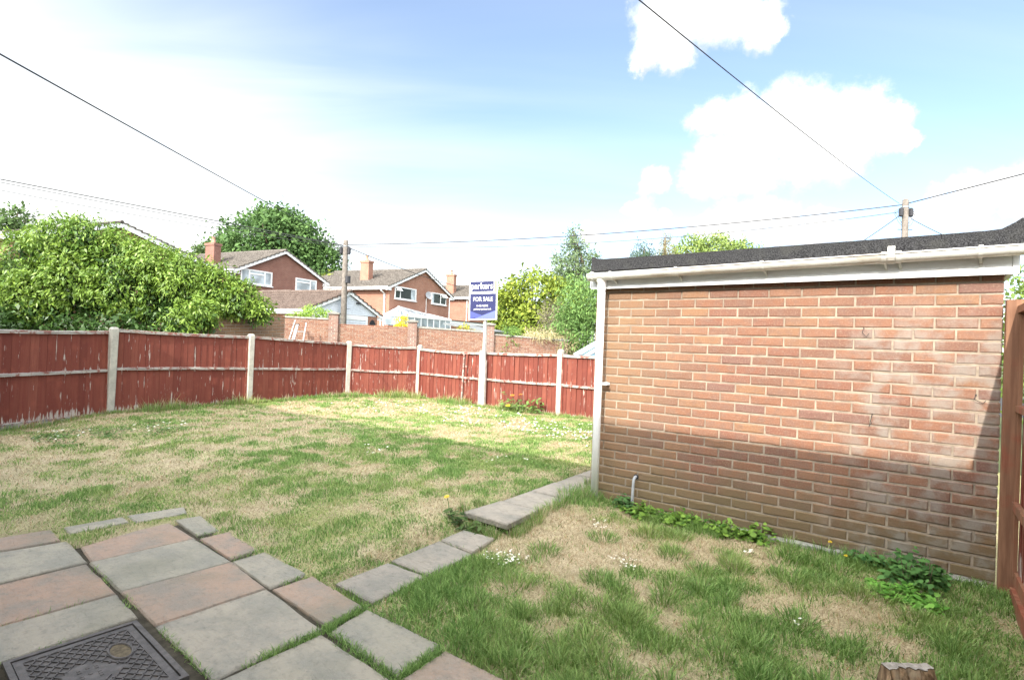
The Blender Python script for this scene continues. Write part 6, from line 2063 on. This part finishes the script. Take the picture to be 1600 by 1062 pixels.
def build_weeds():
    sp = []
    for x in np.linspace(-2.38, -1.30, 19):
        sp.append((float(x) + random.uniform(-.05, .05), -0.06 - 0.12 * random.random() ** 2, random.uniform(.35, 1.3)))
    weed('ground_ivy', 'bright green creeping weed along the foot of the garage wall', 'weed', sp, 0.040, 80, (.05, .13, .02), (.24, .38, .065), 0.8, 0.11, 0.10, 3)
    sp = [(-0.62, -0.13, .7), (-0.48, -0.15, 1.0), (-0.40, -0.20, 1.2), (-0.34, -0.30, 1.1), (-0.45, -0.30, 1.0), (-0.30, -0.17, .8), (-0.75, -0.09, .5)]
    weed('nettle', 'dark leafy weed clump near the right corner of the garage', 'weed', sp, 0.046, 95, (.035, .10, .026), (.12, .26, .07), 0.6, 0.15, 0.10, 4)
    sp = [(-0.42, -0.46, 1.1), (-0.52, -0.52, 1.0), (-0.35, -0.55, .9), (-0.58, -0.45, .7)]
    weed('clover_patch', 'bright low clover patch in front of the dark weed clump', 'weed', sp, 0.034, 130, (.06, .19, .024), (.20, .42, .07), 0.9, 0.05, 0.11, 5)
    weed('weed', 'small leafy weed at the foot of the overflow pipe', 'weed', [(-2.47, -0.06, 1.0), (-2.40, -0.09, .8)], 0.05, 60, (.04, .10, .03), (.10, .20, .06), 0.6, 0.14, 0.05, 6)
    weed('weed', 'leafy weed tucked under the edge of the raised path slab', 'weed', [(-3.25, -1.36, 1.0), (-3.15, -1.34, .9), (-3.04, -1.36, .8)], 0.07, 34, (.035, .07, .02), (.11, .17, .05), 0.3, 0.09, 0.07, 7)
    sp = [(random.uniform(-9.6, -8.4), random.uniform(-2.6, -.9), random.uniform(.7, 1.3)) for _ in range(26)]
    weed('clover_patch', 'green clover patch on the lawn near the left fence', 'weed', sp[:16], 0.03, 70, (.09, .17, .05), (.20, .30, .10), 0.8, 0.03, 0.17, 8)
    sp = [(-6.9 + .16 * k, 4.22 + random.uniform(-.08, .06), random.uniform(.9, 1.4)) for k in range(5)]
    weed('weed', 'orange flowered weed clump at the foot of the sunlit fence', 'weed', sp, 0.10, 40, (.06, .12, .03), (.17, .27, .07), 0.4, 0.26, 0.14, 9)
    # daisies: separate stuff, far too many to count
    pw, pc = MB(), MB()
    rng = random.Random(8)
    cl = [(-2.58, -1.69, .12, 34, .006), (-2.52, -1.62, .10, 22, .006), (-1.93, -1.19, .11, 30, .0062), (-2.34, -0.66, .10, 22, .006), (-1.33, -0.46, .035, 7, .009), (-0.9, -1.3, .03, 4, .009),
          (-5.6, -0.2, .25, 9, .011), (-9.2, -2.2, .45, 34, .013), (-8.8, -1.2, .4, 26, .013), (-8.6, 2.6, 1.1, 60, .014), (-6.9, 3.6, .9, 70, .015), (-5.4, 2.9, .6, 90, .014), (-4.6, 2.6, .6, 100, .013), (-4.2, 3.4, .7, 60, .014), (-6.4, 2.2, .6, 40, .013), (-4.0, 0.4, .3, 8, .011), (-7.6, 3.1, .8, 50, .014), (-3.6, 1.8, .3, 20, .012), (-3.2, -2.35, .3, 3, .009)]
    for (cx, cy, r, n, s) in cl:
        for _ in range(n):
            a = rng.random() * 6.28; q = r * math.sqrt(rng.random())
            x, y = cx + q * math.cos(a), cy + q * math.sin(a)
            if x < -10.5 or on_slab(np.array([x]), np.array([y]))[0]: continue
            flower_head(pw, pc, (x, y, float(gz(x, y)) + rng.uniform(.022, .05)), s * rng.uniform(.8, 1.25))
    o = pw.build('daisies', M['petal'], None, origin=Vector((0, 0, 0)))
    tag(o, 'small white daisies scattered in drifts over the lawn', 'flowers', kind='stuff')
    c = pc.build('daisy_centres', M['petal_yellow'], o, origin=Vector((0, 0, 0)))
    # dandelion by the step, and the little yellow ones by the wall
    def dandelion(x, y, h, r, mat, label, name='dandelion'):
        z = float(gz(x, y))
        t = thing(name, label, 'flower', (x, y, z))
        MB().tube([(x, y, z), (x - .01, y, z + h * .6), (x - .02, y - .01, z + h)], .003, 5).build('stem', M['grey_pipe'] if False else plain('stem_green', (.10, .17, .05)), t)
        m = MB()
        for k in range(3): flower_head(m, None, (x - .02, y - .01, z + h + .004 * k), r * (1 - .25 * k), .15, 14)
        m.build('flower', M[mat], t)
    dandelion(-3.40, -1.28, 0.10, 0.022, 'petal_yellow', 'yellow dandelion beside the raised path slab')
    dandelion(-0.86, -0.11, 0.11, 0.014, 'petal_yellow', 'upper small yellow flower by the garage wall footing', 'buttercup')
    dandelion(-0.76, -0.16, 0.05, 0.014, 'petal_yellow', 'lower small yellow flower by the garage wall footing', 'buttercup')
    for (x, h, mt, lb) in ((-6.75, .30, 'petal_orange', 'left orange flower in the clump by the sunlit fence'), (-6.55, .34, 'petal_orange', 'right orange flower in the clump by the sunlit fence'), (-6.7, .12, 'petal_yellow', 'low yellow flower in front of the orange flowered clump')):
        dandelion(x, 4.2 if h > .2 else 4.0, h, .045, mt, lb, 'hawkweed')


build_weeds()
bpy.context.view_layer.update()
